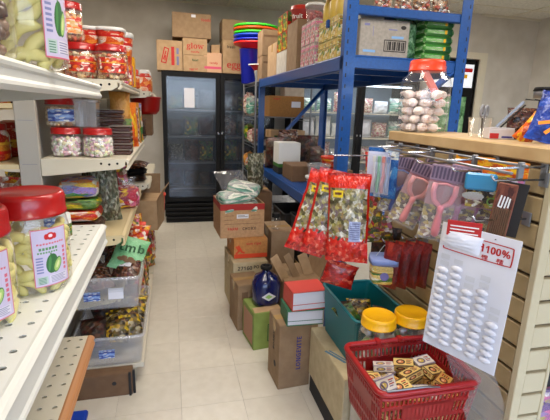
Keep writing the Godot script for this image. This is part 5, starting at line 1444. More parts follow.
func build_slatwall():
	var x := 0.98
	var o := thing("slatwall_gondola", "tan slatwall gondola on the right with grooved panels", "slatwall", Vector3.ZERO)
	var zn := -0.90
	var zf := -1.775
	part("core", slab(Vector3(x + 0.016, 0.0, zf), Vector3(1.085, 1.31, zn - 0.018)), M.groove, o)
	var p := 0.0762
	for k in 17:
		var yy := 1.298 - p * (k + 1) + 0.004
		part("slat", rbox(Vector3(0.017, p - 0.010, zn - zf - 0.02), 0.0025), M.slat, o, Vector3(x + 0.0085, yy, (zn + zf) / 2 - 0.01))
		part("end_slat", rbox(Vector3(0.082, p - 0.010, 0.017), 0.0025), M.slat_end, o, Vector3(x + 0.072, yy, zn - 0.0095))
	part("corner_trim", rbox(Vector3(0.03, 1.31, 0.022), 0.002), M.slat_end, o, Vector3(x + 0.014, 0, zn - 0.008))
	part("corner_trim", rbox(Vector3(0.012, 1.31, 0.03), 0.002), M.slat_end, o, Vector3(x + 0.112, 0, zn - 0.012))
	part("top_board", rbox(Vector3(0.34, 0.042, zn - zf + 0.02), 0.004), M.top_board, o, Vector3(x + 0.16, 1.311, (zn + zf) / 2))
	part("board_bracket", rbox(Vector3(0.20, 0.03, 0.02), 0.002), M.slat_end, o, Vector3(x + 0.21, 1.28, zn - 0.1))
	part("board_bracket", rbox(Vector3(0.20, 0.03, 0.02), 0.002), M.slat_end, o, Vector3(x + 0.21, 1.28, zf + 0.1))
	# hanging rail: brackets and two bars
	var r := thing("hanging_rail", "chrome display rail along the top of the slatwall", "rail", Vector3.ZERO)
	for z in [-0.93, -1.11, -1.33, -1.55]:
		var am := MB.new(true)
		am.tube([Vector3(x, 1.304, z), Vector3(0.80, 1.297, z)], 0.004, 6)
		part("arm", am.done(), M.chrome, r)
		part("bracket", rbox(Vector3(0.004, 0.05, 0.022), 0.001), M.steel_grey, r, Vector3(x - 0.003, 1.265, z))
		part("bracket", rbox(Vector3(0.018, 0.045, 0.01), 0.002), M.steel_grey, r, Vector3(0.90, 1.27, z))
	for q in [[0.90, 1.306, -1.66, -0.91], [0.80, 1.297, -1.5, -0.85]]:
		var m := MB.new(true)
		m.tube([Vector3(q[0], q[1], q[2]), Vector3(q[0], q[1], q[3])], 0.0038, 8)
		part("bar", m.done(), M.steel_grey, r)
	# acrylic brochure panel leaning at the foot
	var ac := thing("acrylic_panel", "clear acrylic panel leaning between the red basket and the slatwall", "panel", Vector3(0.945, 0.40, -0.97), -52)
	part("sheet", slab(Vector3(-0.012, 0, -0.001), Vector3(0.12, 0.29, 0.002)), clear(Color(0.85, 0.87, 0.88), 0.10, 0.06), ac, Vector3.ZERO, Vector3(0, 0, 24))
	# things past the end of the gondola at the right edge
	carton("purple and blue packs standing past the end panel at right", Vector3(1.21, 0.45, -1.02), Vector3(0.16, 0.13, 0.16), M.p_purple, 0, false, "printed_carton")
	carton("plain carton under the purple packs past the end panel", Vector3(1.215, 0.0, -1.04), Vector3(0.19, 0.448, 0.22), M.p_labelblue, 0)
	carton("dark carton stacked on the purple packs past the end panel", Vector3(1.22, 0.582, -1.03), Vector3(0.16, 0.20, 0.16), M.black_matte, 0, false)
	# ---- on the top board
	var y := 1.353
	var jp := Vector3(1.065, y, -1.68)
	M.p_wrap = printed(print_tex(135, Color(0.93, 0.89, 0.85), [Color(0.96, 0.95, 0.93), Color(0.88, 0.64, 0.60), Color(0.93, 0.88, 0.82), Color(0.97, 0.96, 0.95), Color(0.96, 0.95, 0.93)], 1, 7, 16), 0.3)
	M.p_wrap2 = printed(print_tex(136, Color(0.94, 0.91, 0.88), [Color(0.96, 0.95, 0.94), Color(0.84, 0.52, 0.50), Color(0.92, 0.88, 0.84), Color(0.96, 0.96, 0.95)], 1, 7, 16), 0.3)
	jar("sweet_jar", "large clear jar with an orange lid on the slatwall top", jp, 0.094, 0.298, M.orange_lid, 0.073, 0.045, 0.3)
	for k in 45:
		var lay: int = k / 9
		var ang := TAU * (k % 9) / 9.0 + 0.5 * lay
		var rr := 0.066 if k % 9 > 1 else 0.022
		var q := part("wrapped_cake", cache.get_or_add("cake", cake_mesh()), [M.p_wrap, M.p_wrap2][k % 2], self)
		meta(q, "white and pink wrapped cake in the orange-lidded jar", "sweet", "wrapped cakes in the orange-lidded jar")
		q.transform = Transform3D(Basis.from_euler(Vector3(0.2 * sin(k * 1.7), -ang + 0.3, 0.25 * cos(k * 2.3))), jp + Vector3(rr * cos(ang), 0.022 + 0.034 * lay, rr * sin(ang)))
	var sc := part("scoop", rbox(Vector3(0.034, 0.15, 0.014), 0.006), flat(Color(0.90, 0.50, 0.45), 0.3), self, jp + Vector3(-0.045, 0.25, 0.05), Vector3(0, 0, -142))
	meta(sc, "pinkish plastic scoop inside the orange-lidded jar", "scoop")
	# cups with scissors and a knife
	var cp := thing("clear_cup", "clear cup holding the scissors on the slatwall top", "cup", Vector3(1.12, y, -1.38))
	part("body", lathe([Vector2(0, 0.002), Vector2(0.035, 0.002), Vector2(0.042, 0.07), Vector2(0.044, 0.072), Vector2(0.041, 0.072), Vector2(0.034, 0.005), Vector2(0, 0.005)], 24), M.jar_clear, cp)
	var sci := thing("scissors", "grey-handled scissors standing in the clear cup", "scissors", Vector3(1.125, y + 0.01, -1.372), 30)
	for sg in [-1, 1]:
		var lm := MB.new(true)
		var lp := []
		for k in 14:
			var an := TAU * k / 14.0
			lp.append(Vector3(sg * 0.02 + 0.014 * cos(an), 0.085 + 0.02 * sin(an), 0))
		lm.tube(lp, 0.005, 6, true)
		part("handle_loop", lm.done(), flat(Color(0.55, 0.55, 0.56), 0.4), sci)
		part("blade", rbox(Vector3(0.011, 0.085, 0.003), 0.001), M.chrome if sg > 0 else M.black, sci, Vector3(-sg * 0.006, -0.004, sg * 0.0018), Vector3(0, 0, -sg * 10))
	var bx := carton("small white box with a red panel on the slatwall top", Vector3(1.12, y, -1.28), Vector3(0.085, 0.04, 0.06), clear(Color(0.86, 0.84, 0.85), 0.75, 0.2), -20, false)
	part("red_panel", sheet(0.03, 0.018), M.ink_red, bx, Vector3(-0.025, 0.012, 0.0302))
	part("blue_print", bars_mesh([[0.0, 0.006, 0.035, 0.006]]), M.ink_blue, bx, Vector3(0, 0, 0.0304))
	var kn := thing("knife", "silver utility blade leaning out of the small box", "knife", Vector3(1.125, y + 0.042, -1.292), -38)
	part("blade", rbox(Vector3(0.010, 0.115, 0.005), 0.001), M.steel_grey, kn, Vector3(-0.006, 0, 0), Vector3(0, 0, -40))
	part("edge", rbox(Vector3(0.006, 0.105, 0.004), 0.001), M.ink_dark, kn, Vector3(0.006, -0.003, 0.0005), Vector3(0, 0, -40))
	var bb := bag("blue chip bag with white lettering at the right edge of the slatwall top", Vector3(1.125, y, -1.075), 0.14, 0.165, 0.06, M.p_chips, Vector3(-22, -38, -14), 201, "bag", "", "chip_bag")
	letter(bb, "LAY", 0.03, M.ink_white, Vector3(0.0, 0.105, 0.0315), Vector3(0, 0, 8))
	strokes(bb, "swoosh", [[[-0.045, 0.045], [-0.01, 0.06], [0.045, 0.065]], [[-0.02, 0.02], [0.0, 0.05]], [[0.02, 0.015], [0.03, 0.055]]], 0.011, flat(Color(0.93, 0.55, 0.12), 0.4), Vector3(0, 0, 0.0325))
	bag("orange chip bag lying behind the blue one on the slatwall top", Vector3(1.11, y, -1.17), 0.06, 0.10, 0.035, M.p_orangebag, Vector3(-8, -40, -34), 202, "bag", "", "chip_bag")
	bag("dark snack bag behind the orange chip bag", Vector3(1.20, y, -1.27), 0.10, 0.11, 0.05, M.p_brown, Vector3(-5, -20, 0), 203)
	var wr := thing("wire_stand", "black wire stand with a grey cap behind the chip bags", "stand", Vector3(1.29, y, -1.27))
	var wm := MB.new(true)
	for k in 4:
		wm.tube([Vector3(-0.06 + 0.04 * k, 0, 0.03), Vector3(-0.06 + 0.04 * k, 0.135, 0.03), Vector3(-0.06 + 0.04 * k, 0.14, -0.03)], 0.0025, 6)
	wm.tube([Vector3(-0.06, 0.135, 0.03), Vector3(0.06, 0.135, 0.03)], 0.003, 6)
	part("wires", wm.done(), M.black, wr)
	part("cap", lathe([Vector2(0, 0.145), Vector2(0.05, 0.145), Vector2(0.052, 0.165), Vector2(0.05, 0.17), Vector2(0, 0.17)], 20), M.steel_grey, wr, Vector3(0.01, 0, 0.0))
	part("black_top", lathe([Vector2(0, 0.17), Vector2(0.054, 0.17), Vector2(0.05, 0.182), Vector2(0, 0.185)], 20), M.black, wr, Vector3(0.01, 0, 0.0))

func cake_mesh() -> ArrayMesh:
	var m := MB.new(true)
	lump(m, Vector3.ZERO, Vector3(0.026, 0.018, 0.023), Basis(), 12, 7)
	m.smooth(false)
	for sg in [-1.0, 1.0]:
		for k in 5:
			var a := Vector3(sg * 0.024, 0, -0.012 + 0.005 * k)
			m.quad(a, a + Vector3(0, 0, 0.005), a + Vector3(sg * 0.012, 0.008 * (k % 2) - 0.003, 0.007), a + Vector3(sg * 0.012, 0.008 * ((k + 1) % 2) - 0.003, -0.001))
	return m.done()

func hook(label: String, at: Vector3, length: float, tag := false) -> Node3D:
	var o := thing("peg_hook", label, "hook", at, 0, "chrome peg hooks on the slatwall")
	var m := MB.new(true)
	m.tube([Vector3(0, 0, 0), Vector3(-length, 0, 0), Vector3(-length - 0.012, 0.012, 0)], 0.003, 6)
	part("wire", m.done(), M.chrome, o)
	part("plate", rbox(Vector3(0.004, 0.04, 0.03), 0.001), M.steel_grey, o, Vector3(-0.002, -0.02, 0))
	return o

# carded toy slingshot in a clear pouch, centred, facing +z
func slingshot(label: String, at: Vector3, turn: float, tilt: float, col: Color, group := "carded toy slingshots on the rail") -> Node3D:
	var o := thing("toy_slingshot", label, "toy", at, turn, group)
	o.rotation.z = deg_to_rad(tilt)
	part("backing_card", slab(Vector3(-0.05, -0.115, -0.003), Vector3(0.05, -0.01, -0.001)), M.p_skull, o)
	part("backing_card", slab(Vector3(-0.05, -0.01, -0.003), Vector3(0.05, 0.115, -0.001)), M.p_purplepink, o)
	var hd := part("header", rbox(Vector3(0.102, 0.05, 0.006), 0.002), M.ink_violet, o, Vector3(0, 0.068, 0.0))
	for k in 9:
		part("tooth", slab(Vector3(-0.003, 0, 0), Vector3(0.003, 0.036, 0.003)), M.ink_lilac, hd, Vector3(-0.044 + 0.011 * k, 0.008, 0.0028))
	var mat := flat(col, 0.4)
	var m := MB.new(true)
	var up := []
	for k in 13:
		var a := deg_to_rad(lerpf(205.0, -25.0, k / 12.0)) + PI
		up.append(Vector3(0.031 * cos(a) * 1.0, 0.022 + 0.036 * sin(a), 0.012))
	m.tube([Vector3(-0.030, 0.062, 0.012), Vector3(-0.032, 0.035, 0.012), Vector3(-0.024, 0.008, 0.012), Vector3(0, -0.012, 0.012), Vector3(0.024, 0.008, 0.012), Vector3(0.032, 0.035, 0.012), Vector3(0.030, 0.062, 0.012)], 0.0085, 8)
	m.tube([Vector3(-0.027, 0.058, 0.012), Vector3(0, 0.064, 0.013), Vector3(0.027, 0.058, 0.012)], 0.004, 6)
	m.tube([Vector3(0, -0.006, 0.012), Vector3(0, -0.022, 0.012), Vector3(0, -0.032, 0.012), Vector3(0, -0.05, 0.012), Vector3(0, -0.085, 0.012), Vector3(0, -0.102, 0.012), Vector3(0, -0.107, 0.012)], [0.012, 0.011, 0.009, 0.012, 0.0145, 0.012, 0.004], 10)
	part("slingshot", m.done(), mat, o)
	part("pouch", slab(Vector3(-0.052, -0.118, 0.0205), Vector3(0.052, 0.065, 0.0212)), M.film, o)
	return o

func jelly_tex() -> ImageTexture:
	rng.seed = 512
	var w := 160
	var h := 288
	var im := Image.create(w, h, false, Image.FORMAT_RGB8)
	im.fill(Color(0.55, 0.50, 0.36))
	var cols := [Color(0.72, 0.70, 0.58), Color(0.32, 0.30, 0.18), Color(0.50, 0.48, 0.22), Color(0.44, 0.36, 0.40), Color(0.88, 0.87, 0.82), Color(0.60, 0.48, 0.26), Color(0.24, 0.22, 0.14), Color(0.66, 0.62, 0.36), Color(0.80, 0.80, 0.76)]  # wrapper colours; the silvery whites are painted highlights
	var reds: Array[Color] = [Color(0.80, 0.10, 0.06), Color(0.56, 0.04, 0.03), Color(0.88, 0.22, 0.14), Color(0.70, 0.08, 0.06), Color(0.92, 0.50, 0.40)]
	var cell := FastNoiseLite.new()
	cell.seed = 51
	cell.noise_type = FastNoiseLite.TYPE_CELLULAR
	cell.cellular_return_type = FastNoiseLite.RETURN_CELL_VALUE
	cell.fractal_type = FastNoiseLite.FRACTAL_NONE
	cell.domain_warp_fractal_type = FastNoiseLite.DOMAIN_WARP_FRACTAL_NONE
	cell.frequency = 0.085
	cell.domain_warp_enabled = true
	cell.domain_warp_amplitude = 14.0
	cell.domain_warp_frequency = 0.06
	var soft := FastNoiseLite.new()
	soft.seed = 52
	soft.frequency = 0.05
	for y in h:
		for x in w:
			var v := absf(cell.get_noise_2d(x, y)) * 997.0
			var f := soft.get_noise_2d(x, y)
			var c: Color = cols[int(v) % 9]
			c = c.lerp(Color(0.50, 0.46, 0.32), clampf(0.35 + f, 0.0, 0.8))
			if y + f * 22.0 > h * 0.73:
				c = reds[int(v) % 5].lerp(reds[0], clampf(0.5 + f, 0.0, 0.9))
			im.set_pixel(x, y, c)
	im.fill_rect(Rect2i(0, 0, w, 46), Color(0.80, 0.14, 0.05))
	im.fill_rect(Rect2i(0, 0, w, 8), Color(0.62, 0.08, 0.05))
	im.fill_rect(Rect2i(0, 40, 8, 180), Color(0.70, 0.10, 0.06))
	im.fill_rect(Rect2i(w - 8, 40, 8, 180), Color(0.70, 0.10, 0.06))
	im.fill_rect(Rect2i(88, 150, 44, 66), Color(0.62, 0.66, 0.80))
	for k in 8:
		im.fill_rect(Rect2i(92, 156 + k * 7, 36, 3), Color(0.40, 0.44, 0.60))
	im.fill_rect(Rect2i(20, 54, 40, 22), Color(0.86, 0.76, 0.14))
	im.fill_rect(Rect2i(28, 60, 26, 8), Color(0.40, 0.24, 0.10))
	return ImageTexture.create_from_image(im)

func build_slatwall_goods():
	M.ink_violet = flat(Color(0.60, 0.50, 0.58), 0.4)
	M.ink_lilac = flat(Color(0.34, 0.26, 0.36), 0.4)
	M.p_purplepink = flat(Color(0.66, 0.46, 0.48), 0.45)
	# slingshots and other carded toys
	slingshot("pink toy slingshot on a skull-patterned card, nearest on the rail", Vector3(0.82, 1.16, -1.133), -35, -6, Color(0.86, 0.52, 0.56))
	slingshot("pink toy slingshot on a card, second on the rail", Vector3(0.845, 1.148, -1.325), -34, -20, Color(0.88, 0.56, 0.56))
	slingshot("blue toy slingshot beyond the two pink ones", Vector3(0.88, 1.15, -1.50), -32, -12, Color(0.36, 0.42, 0.70))
	slingshot("mauve toy slingshot just behind the nearest pink one", Vector3(0.872, 1.16, -1.12), -36, -9, Color(0.62, 0.38, 0.52))
	slingshot("mauve toy slingshot deepest behind the nearest pink one", Vector3(0.928, 1.16, -1.11), -36, -9, Color(0.60, 0.36, 0.52))
	slingshot("mauve toy slingshot behind the second pink one", Vector3(0.91, 1.15, -1.33), -34, -14, Color(0.58, 0.40, 0.60))
	for k in 4:
		hook(["peg hook carrying the nearest pink slingshot", "peg hook carrying the second pink slingshot", "peg hook carrying the blue slingshot", "peg hook carrying the brown comb pack"][k], Vector3(0.979, 1.268, [-1.09, -1.28, -1.47, -0.925][k]), 0.16)
	# toothbrush set on a blue card
	var tb := thing("toothbrush_set", "pack of four toothbrushes on a blue card", "toothbrushes", Vector3(0.80, 1.20, -1.50), -50)
	tb.rotation.z = deg_to_rad(0)
	part("card", rbox(Vector3(0.125, 0.195, 0.003), 0.001), M.p_bluecard, tb, Vector3(0, -0.0975, -0.004))
	part("white_card", sheet(0.095, 0.165), flat(Color(0.78, 0.80, 0.90), 0.4), tb, Vector3(-0.014, 0.0, 0.0))
	var cols := [Color(0.86, 0.86, 0.88), Color(0.45, 0.72, 0.60), Color(0.86, 0.60, 0.66), Color(0.55, 0.66, 0.86)]
	for k in 4:
		var bm := MB.new(true)
		var bx := -0.030 + 0.019 * k
		bm.tube([Vector3(bx, 0.05, 0.006), Vector3(bx, 0.02, 0.006), Vector3(bx + 0.003, -0.01, 0.006), Vector3(bx - 0.002, -0.045, 0.006), Vector3(bx, -0.078, 0.006)], [0.006, 0.005, 0.0075, 0.008, 0.006], 8)
		var br := part("toothbrush", bm.done(), flat(cols[k], 0.3), tb)
		part("bristles", rbox(Vector3(0.012, 0.024, 0.009), 0.002), [M.white_pl, flat(Color(0.35, 0.65, 0.5), 0.6), flat(Color(0.85, 0.45, 0.4), 0.6), flat(Color(0.35, 0.5, 0.8), 0.6)][k], br, Vector3(bx, 0.042, 0.008))
	part("blister", slab(Vector3(-0.058, -0.085, 0.0165), Vector3(0.04, 0.075, 0.0172)), M.film, tb)
	for k in 2:
		hook(["peg hook carrying the toothbrush pack", "peg hook carrying the red jelly bags"][k], Vector3(0.979, [1.30, 1.262][k], [-1.46, -1.56][k]), [0.2, 0.36][k])
	# orange header cards behind the rail
	for k in 2:
		var oc := thing("header_card", ["orange header card behind the rail, left", "orange header card behind the rail, right"][k], "card", Vector3(0.925, 1.262, [-1.14, -1.01][k]), -60 + 4 * k, "orange header cards")
		part("card", rbox(Vector3(0.12, 0.045, 0.003), 0.001), M.p_orangebag, oc)
		part("lower_card", rbox(Vector3(0.11, 0.10, 0.003), 0.001), M.p_purple, oc, Vector3(0, -0.1, 0))
	# blue blister pack with round yellow mark
	var bp := thing("blister_pack", "light blue blister pack with a yellow dot on the rail", "pack", Vector3(0.89, 1.165, -1.035), -44)
	part("card", rbox(Vector3(0.10, 0.10, 0.003), 0.001), M.p_skull, bp, Vector3(0, 0.0, -0.004))
	part("blue_blister", rbox(Vector3(0.085, 0.052, 0.014), 0.006), flat(Color(0.20, 0.55, 0.74), 0.25, 0.0, 0.5), bp, Vector3(-0.015, 0.052, 0.004))
	part("yellow_dot", disc_mesh([[0, 0, 0.014, 0.018]]), M.yellow_lid, bp, Vector3(0.045, 0.075, -0.002))
	part("silver_clip", disc_mesh([[0, 0, 0.03, 0.012]], 0.002), M.chrome, bp, Vector3(-0.03, 0.036, 0.012))
	part("green_mark", strip_ring(0.011), M.ink_lime, bp, Vector3(0.02, 0.022, -0.001))
	# brown comb pack
	var cm := thing("comb_pack", "brown comb in a dark pack with white marks, nearest on the rail", "comb", Vector3(0.885, 1.19, -0.945), -46)
	cm.rotation.z = deg_to_rad(-5)
	part("card", rbox(Vector3(0.075, 0.15, 0.003), 0.006), M.ink_dark, cm, Vector3(0.006, -0.08, -0.005))
	var cb := part("comb", rbox(Vector3(0.050, 0.15, 0.008), 0.003), M.p_comb, cm, Vector3(-0.006, -0.085, 0.0))
	for k in 9:
		part("tooth", rbox(Vector3(0.003, 0.075, 0.004), 0.001), M.card_dark, cb, Vector3(-0.02 + 0.005 * k, 0.005, 0.005))
	strokes(cb, "white_marks", [[[-0.012, 0.085], [-0.009, 0.115]], [[-0.004, 0.083], [-0.001, 0.113]], [[0.004, 0.083], [0.007, 0.113]], [[0.012, 0.085], [0.013, 0.11]], [[-0.012, 0.085], [-0.004, 0.083]]], 0.004, M.ink_white, Vector3(0, 0, 0.0056))
	# display card with rows of white sachets
	var dc := thing("display_card", "white display card with red heading and rows of white sachets", "card", Vector3(0.81, 0.929, -0.95), -64)
	dc.rotation.x = deg_to_rad(-3)
	dc.rotation.z = deg_to_rad(-1.1)
	dc.scale = Vector3(1.11, 0.945, 1.0)
	part("card", rbox(Vector3(0.198, 0.41, 0.002), 0.0008), M.paper, dc, Vector3(0, -0.205, -0.002))
	var frame := []
	for k in 25:
		var a := TAU * k / 24.0 + PI / 4 - PI / 4
		frame.append([clampf(cos(a) * 0.13, -0.078, 0.078) + 0.008 * cos(a), 0.152 + clampf(sin(a) * 0.05, -0.022, 0.022) + 0.006 * sin(a)])
	strokes(dc, "heading_frame", [frame], 0.003, M.ink_red, Vector3(0, 0, 0.0012))
	letter(dc, "100%", 0.022, M.ink_red, Vector3(0.05, 0.158, 0.0002), Vector3.ZERO, false, 0.78)
	strokes(dc, "heading_script", [[[-0.004, 0.167], [0.0, 0.171], [0.004, 0.167], [0.004, 0.149]], [[0.009, 0.168], [0.013, 0.171], [0.018, 0.168], [0.018, 0.149]], [[0.018, 0.163], [0.012, 0.160], [0.009, 0.155], [0.010, 0.149], [0.012, 0.153]]], 0.004, M.ink_red, Vector3(-0.003, 0, 0.0012))
	var g1 := [[[0, 5], [0, -5]], [[-2.5, 2.5], [2.5, 2.5]], [[0, 2], [-2.5, -1.5]], [[0, 2], [2, 0]], [[3, 4], [8, 4], [8, 0.5], [3, 0.5], [3, 4]], [[3, 2.2], [8, 2.2]], [[3, -1.5], [8, -1.5], [8, -4]], [[3, -1.5], [3, -4]], [[5.5, 0.5], [5.5, -5]]]
	var g2 := [[[0, 5], [0, -5]], [[-2.5, 1.5], [2.5, 1.5]], [[-1.8, 4.5], [-1, 2.5]], [[1.8, 4.5], [1, 2.5]], [[0, 1], [-2.5, -2]], [[0, 1], [2, -1]], [[3, 4], [8.5, 4]], [[3.5, 2.5], [8, 2.5]], [[3, 1], [8.5, 1]], [[5.7, 5], [5.7, 1]], [[3.7, -0.5], [7.7, -0.5], [7.7, -5]], [[3.7, -0.5], [3.7, -5]], [[3.7, -2.2], [7.7, -2.2]], [[3.7, -3.6], [7.7, -3.6]]]
	strokes(dc, "heading_glyph", g1, 0.0017, M.ink_red, Vector3(0.018, 0.133, 0.0012), Vector3.ZERO, 0.0014)
	strokes(dc, "heading_glyph", g2, 0.0016, M.ink_red, Vector3(0.055, 0.133, 0.0012), Vector3.ZERO, 0.0014)
	strokes(dc, "emblem", [[[-0.073, 0.158], [-0.068, 0.166], [-0.060, 0.164], [-0.058, 0.155]], [[-0.072, 0.15], [-0.06, 0.148]], [[-0.067, 0.16], [-0.066, 0.142]]], 0.004, M.ink_red, Vector3(0, 0, 0.0012))
	strokes(dc, "emblem_ring", [[[-0.078, 0.154], [-0.074, 0.168], [-0.064, 0.173], [-0.054, 0.166], [-0.051, 0.154], [-0.056, 0.141], [-0.066, 0.136], [-0.075, 0.142], [-0.078, 0.154]]], 0.0016, M.ink_red, Vector3(0, 0, 0.0012))
	var sm = cache.get_or_add("sachet", sachet_mesh())
	var starts := [2, 1, 4, 3, 7]
	var glue := flat(Color(0.80, 0.80, 0.82), 0.5)
	for c in 5:
		for r in 13:
			var yy := 0.10 - 0.0225 * r - (0.006 if c % 2 else 0.0)
			var xx := -0.075 + 0.0365 * c
			if yy < -0.19: continue
			if r < starts[c]:
				if r >= starts[c] - 2:
					part("glue_mark", sheet(0.024, 0.016, 0.0004), glue, dc, Vector3(xx, yy, 0.0))
			else:
				part("sachet", sm, M.paper, dc, Vector3(xx, yy, 0.001))
	strokes(dc, "punched_hole", [[[0.039, 0.192], [0.041, 0.192]]], 0.003, M.ink_dark, Vector3(0, 0, 0.0012))
	hook("peg hook carrying the white display card", Vector3(0.979, 1.15, -0.96), 0.17)
	# red tag and white pouch hung in front of the display card
	var rt := thing("price_tag", "red and white price tag above the display card", "tag", Vector3(0.752, 1.135, -0.93), -40)
	part("tag", rbox(Vector3(0.085, 0.042, 0.0015), 0.0005), M.ink_red, rt, Vector3(0, -0.02, 0))
	part("white_lines", bars_mesh([[-0.035, 0.006, 0.07, 0.003], [-0.035, -0.003, 0.06, 0.003], [-0.035, -0.012, 0.07, 0.003]]), M.ink_white, rt, Vector3(0, 0, 0.0011))
	var pc := thing("sachet_pouch", "crumpled clear pouch of white sachets over the display card heading", "pouch", Vector3(0.752, 1.075, -0.938), -48)
	pc.rotation.z = deg_to_rad(-8)
	part("pouch", pillow(0.105, 0.05, 0.035, 211, 0.03), M.p_pouch if M.has("p_pouch") else M.paper, pc)
	# big jelly bags
	M.p_jellybag = printed(jelly_tex(), 0.18, true, 0.4)
	var jb := [["front jelly bag with red header and gold wrappers on the hook", Vector3(0.682, 0.835, -1.51), -30, 2], ["second jelly bag fanned out left behind the front one", Vector3(0.60, 0.84, -1.60), -12, -11], ["third jelly bag fanned farthest left", Vector3(0.545, 0.83, -1.66), -10, -17]]
	for k in 3:
		var b := part("jelly_bag", cache.get_or_add("jb%d" % k, pillow(0.172, 0.36, 0.06, 220 + k, 0.05, 14, 24)), M.p_jellybag, self, jb[k][1], Vector3(-4, jb[k][2], jb[k][3]))
		meta(b, jb[k][0], "bag", "red jelly bags on the hook")
	bag("small dark red bag hanging under the jelly bags", Vector3(0.715, 0.655, -1.68), 0.15, 0.115, 0.04, M.p_jelly, Vector3(0, -18, -14), 231, "bag", "", "jelly_pouch")
	# small tub with blue lid, red pouches, yellow packet on lower hooks
	var bt := thing("hanging_tub", "small hanging tub with a pale blue lid and yellow label", "tub", Vector3(0.82, 0.765, -1.455), -20)
	part("body", lathe([Vector2(0, 0), Vector2(0.05, 0.0), Vector2(0.058, 0.01), Vector2(0.062, 0.085), Vector2(0.056, 0.095)], 24, 0.5), M.p_goldenbox, bt)
	part("lid", lathe([Vector2(0, 0.122), Vector2(0.062, 0.122), Vector2(0.068, 0.118), Vector2(0.068, 0.095), Vector2(0.056, 0.093)].duplicate(), 24, 0.5), flat(Color(0.45, 0.52, 0.72), 0.4), bt)
	part("emblem", disc_mesh([[0, 0, 0.02, 0.02]]), flat(Color(0.42, 0.40, 0.62), 0.5), bt, Vector3(0, 0.045, 0.0635))
	hook("peg hook carrying the small blue-lidded tub", Vector3(0.979, 0.93, -1.46), 0.16)
	var tm := MB.new(true)
	tm.tube([Vector3(-0.05, 0.1, 0), Vector3(0.0, 0.175, -0.01), Vector3(0.05, 0.1, 0)], 0.0015, 5)
	part("string", tm.done(), M.white_pl, bt)
	bt.scale = Vector3.ONE * 0.86
	M.red_pouch = printed(print_tex(137, Color(0.42, 0.05, 0.04), [Color(0.52, 0.07, 0.05), Color(0.32, 0.03, 0.03), Color(0.62, 0.18, 0.10)], 1, 8, 18), 0.35)
	for k in 4:
		bag(["deepest", "second deepest", "second nearest", "nearest"][k] + " of the long red pouches on the lower hook", Vector3(0.955 - 0.042 * k, 0.75, -1.41 - 0.004 * k), 0.07, 0.19, 0.022, M.red_pouch, Vector3(0, -52, -3), 240 + k, "pouch", "long red pouches on the lower hook", "red_pouch")
	for k in 3:
		hook(["peg hook above the long red pouches", "peg hook above the yellow toy packet", "empty peg hook low on the slatwall"][k], Vector3(0.979, [0.95, 1.0, 0.98][k], [-1.42, -1.60, -1.33][k]), 0.1)
	bag("yellow and purple toy packet above the blue-lidded tub", Vector3(0.88, 0.875, -1.62), 0.13, 0.12, 0.03, M.p_flower, Vector3(0, -30, 8), 251, "packet", "", "toy_packet")
	bag("dark toy packet behind the blue-lidded tub", Vector3(0.92, 0.77, -1.63), 0.13, 0.17, 0.03, M.p_dark, Vector3(0, -35, 0), 252, "packet", "", "toy_packet")
	bag("red and purple strap packet behind the jelly bags", Vector3(0.86, 1.15, -1.66), 0.09, 0.12, 0.03, M.p_red, Vector3(0, -20, 5), 253, "packet", "", "toy_packet")
	bag("green and yellow packet between the jelly bags and the red pouches", Vector3(0.82, 0.95, -1.60), 0.10, 0.22, 0.03, M.p_flower, Vector3(0, -25, 0), 254, "packet", "", "toy_packet")

func strip_ring(r: float) -> ArrayMesh:
	var m := MB.new(true)
	var p := []
	for k in 14:
		p.append(Vector3(r * cos(TAU * k / 14.0), r * sin(TAU * k / 14.0), 0))
	m.tube(p, r * 0.22, 5, true)
	return m.done()

func sachet_mesh() -> ArrayMesh:
	var m := MB.new(true)
	lump(m, Vector3(0, 0.001, 0.002), Vector3(0.0155, 0.0098, 0.0075), Basis.from_euler(Vector3(0.25, 0, 0)), 14, 6)
	return m.done()

func basket_wall(a: Vector3, b: Vector3, c: Vector3, d: Vector3, n: int) -> ArrayMesh:
	# a, b along the base, c above b, d above a: ribs, mid bands and a solid plate
	var m := MB.new()
	var nrm := (b - a).cross(d - a).normalized() * 0.0025
	var P := func(u: float, v: float) -> Vector3:
		return a.lerp(b, u).lerp(d.lerp(c, u), v)
	var put := func(u0: float, u1: float, v0: float, v1: float):
		var q := [P.call(u0, v0), P.call(u1, v0), P.call(u1, v1), P.call(u0, v1)]
		m.quad(q[0] + nrm, q[1] + nrm, q[2] + nrm, q[3] + nrm)
		m.quad(q[1] - nrm, q[0] - nrm, q[3] - nrm, q[2] - nrm)
		for k in 4:
			var k2 := (k + 1) % 4
			m.quad(q[k] - nrm, q[k2] - nrm, q[k2] + nrm, q[k] + nrm)
	for k in n + 1:
		var u := float(k) / n
		put.call(clampf(u - 0.18 / n, 0, 1), clampf(u + 0.18 / n, 0, 1), 0.0, 0.97)
	for v in [0.0, 0.22, 0.45, 0.70, 0.90]:
		put.call(0.0, 1.0, v, v + 0.055)
	put.call(0.22, 0.78, 0.47, 0.75)
	return m.done()

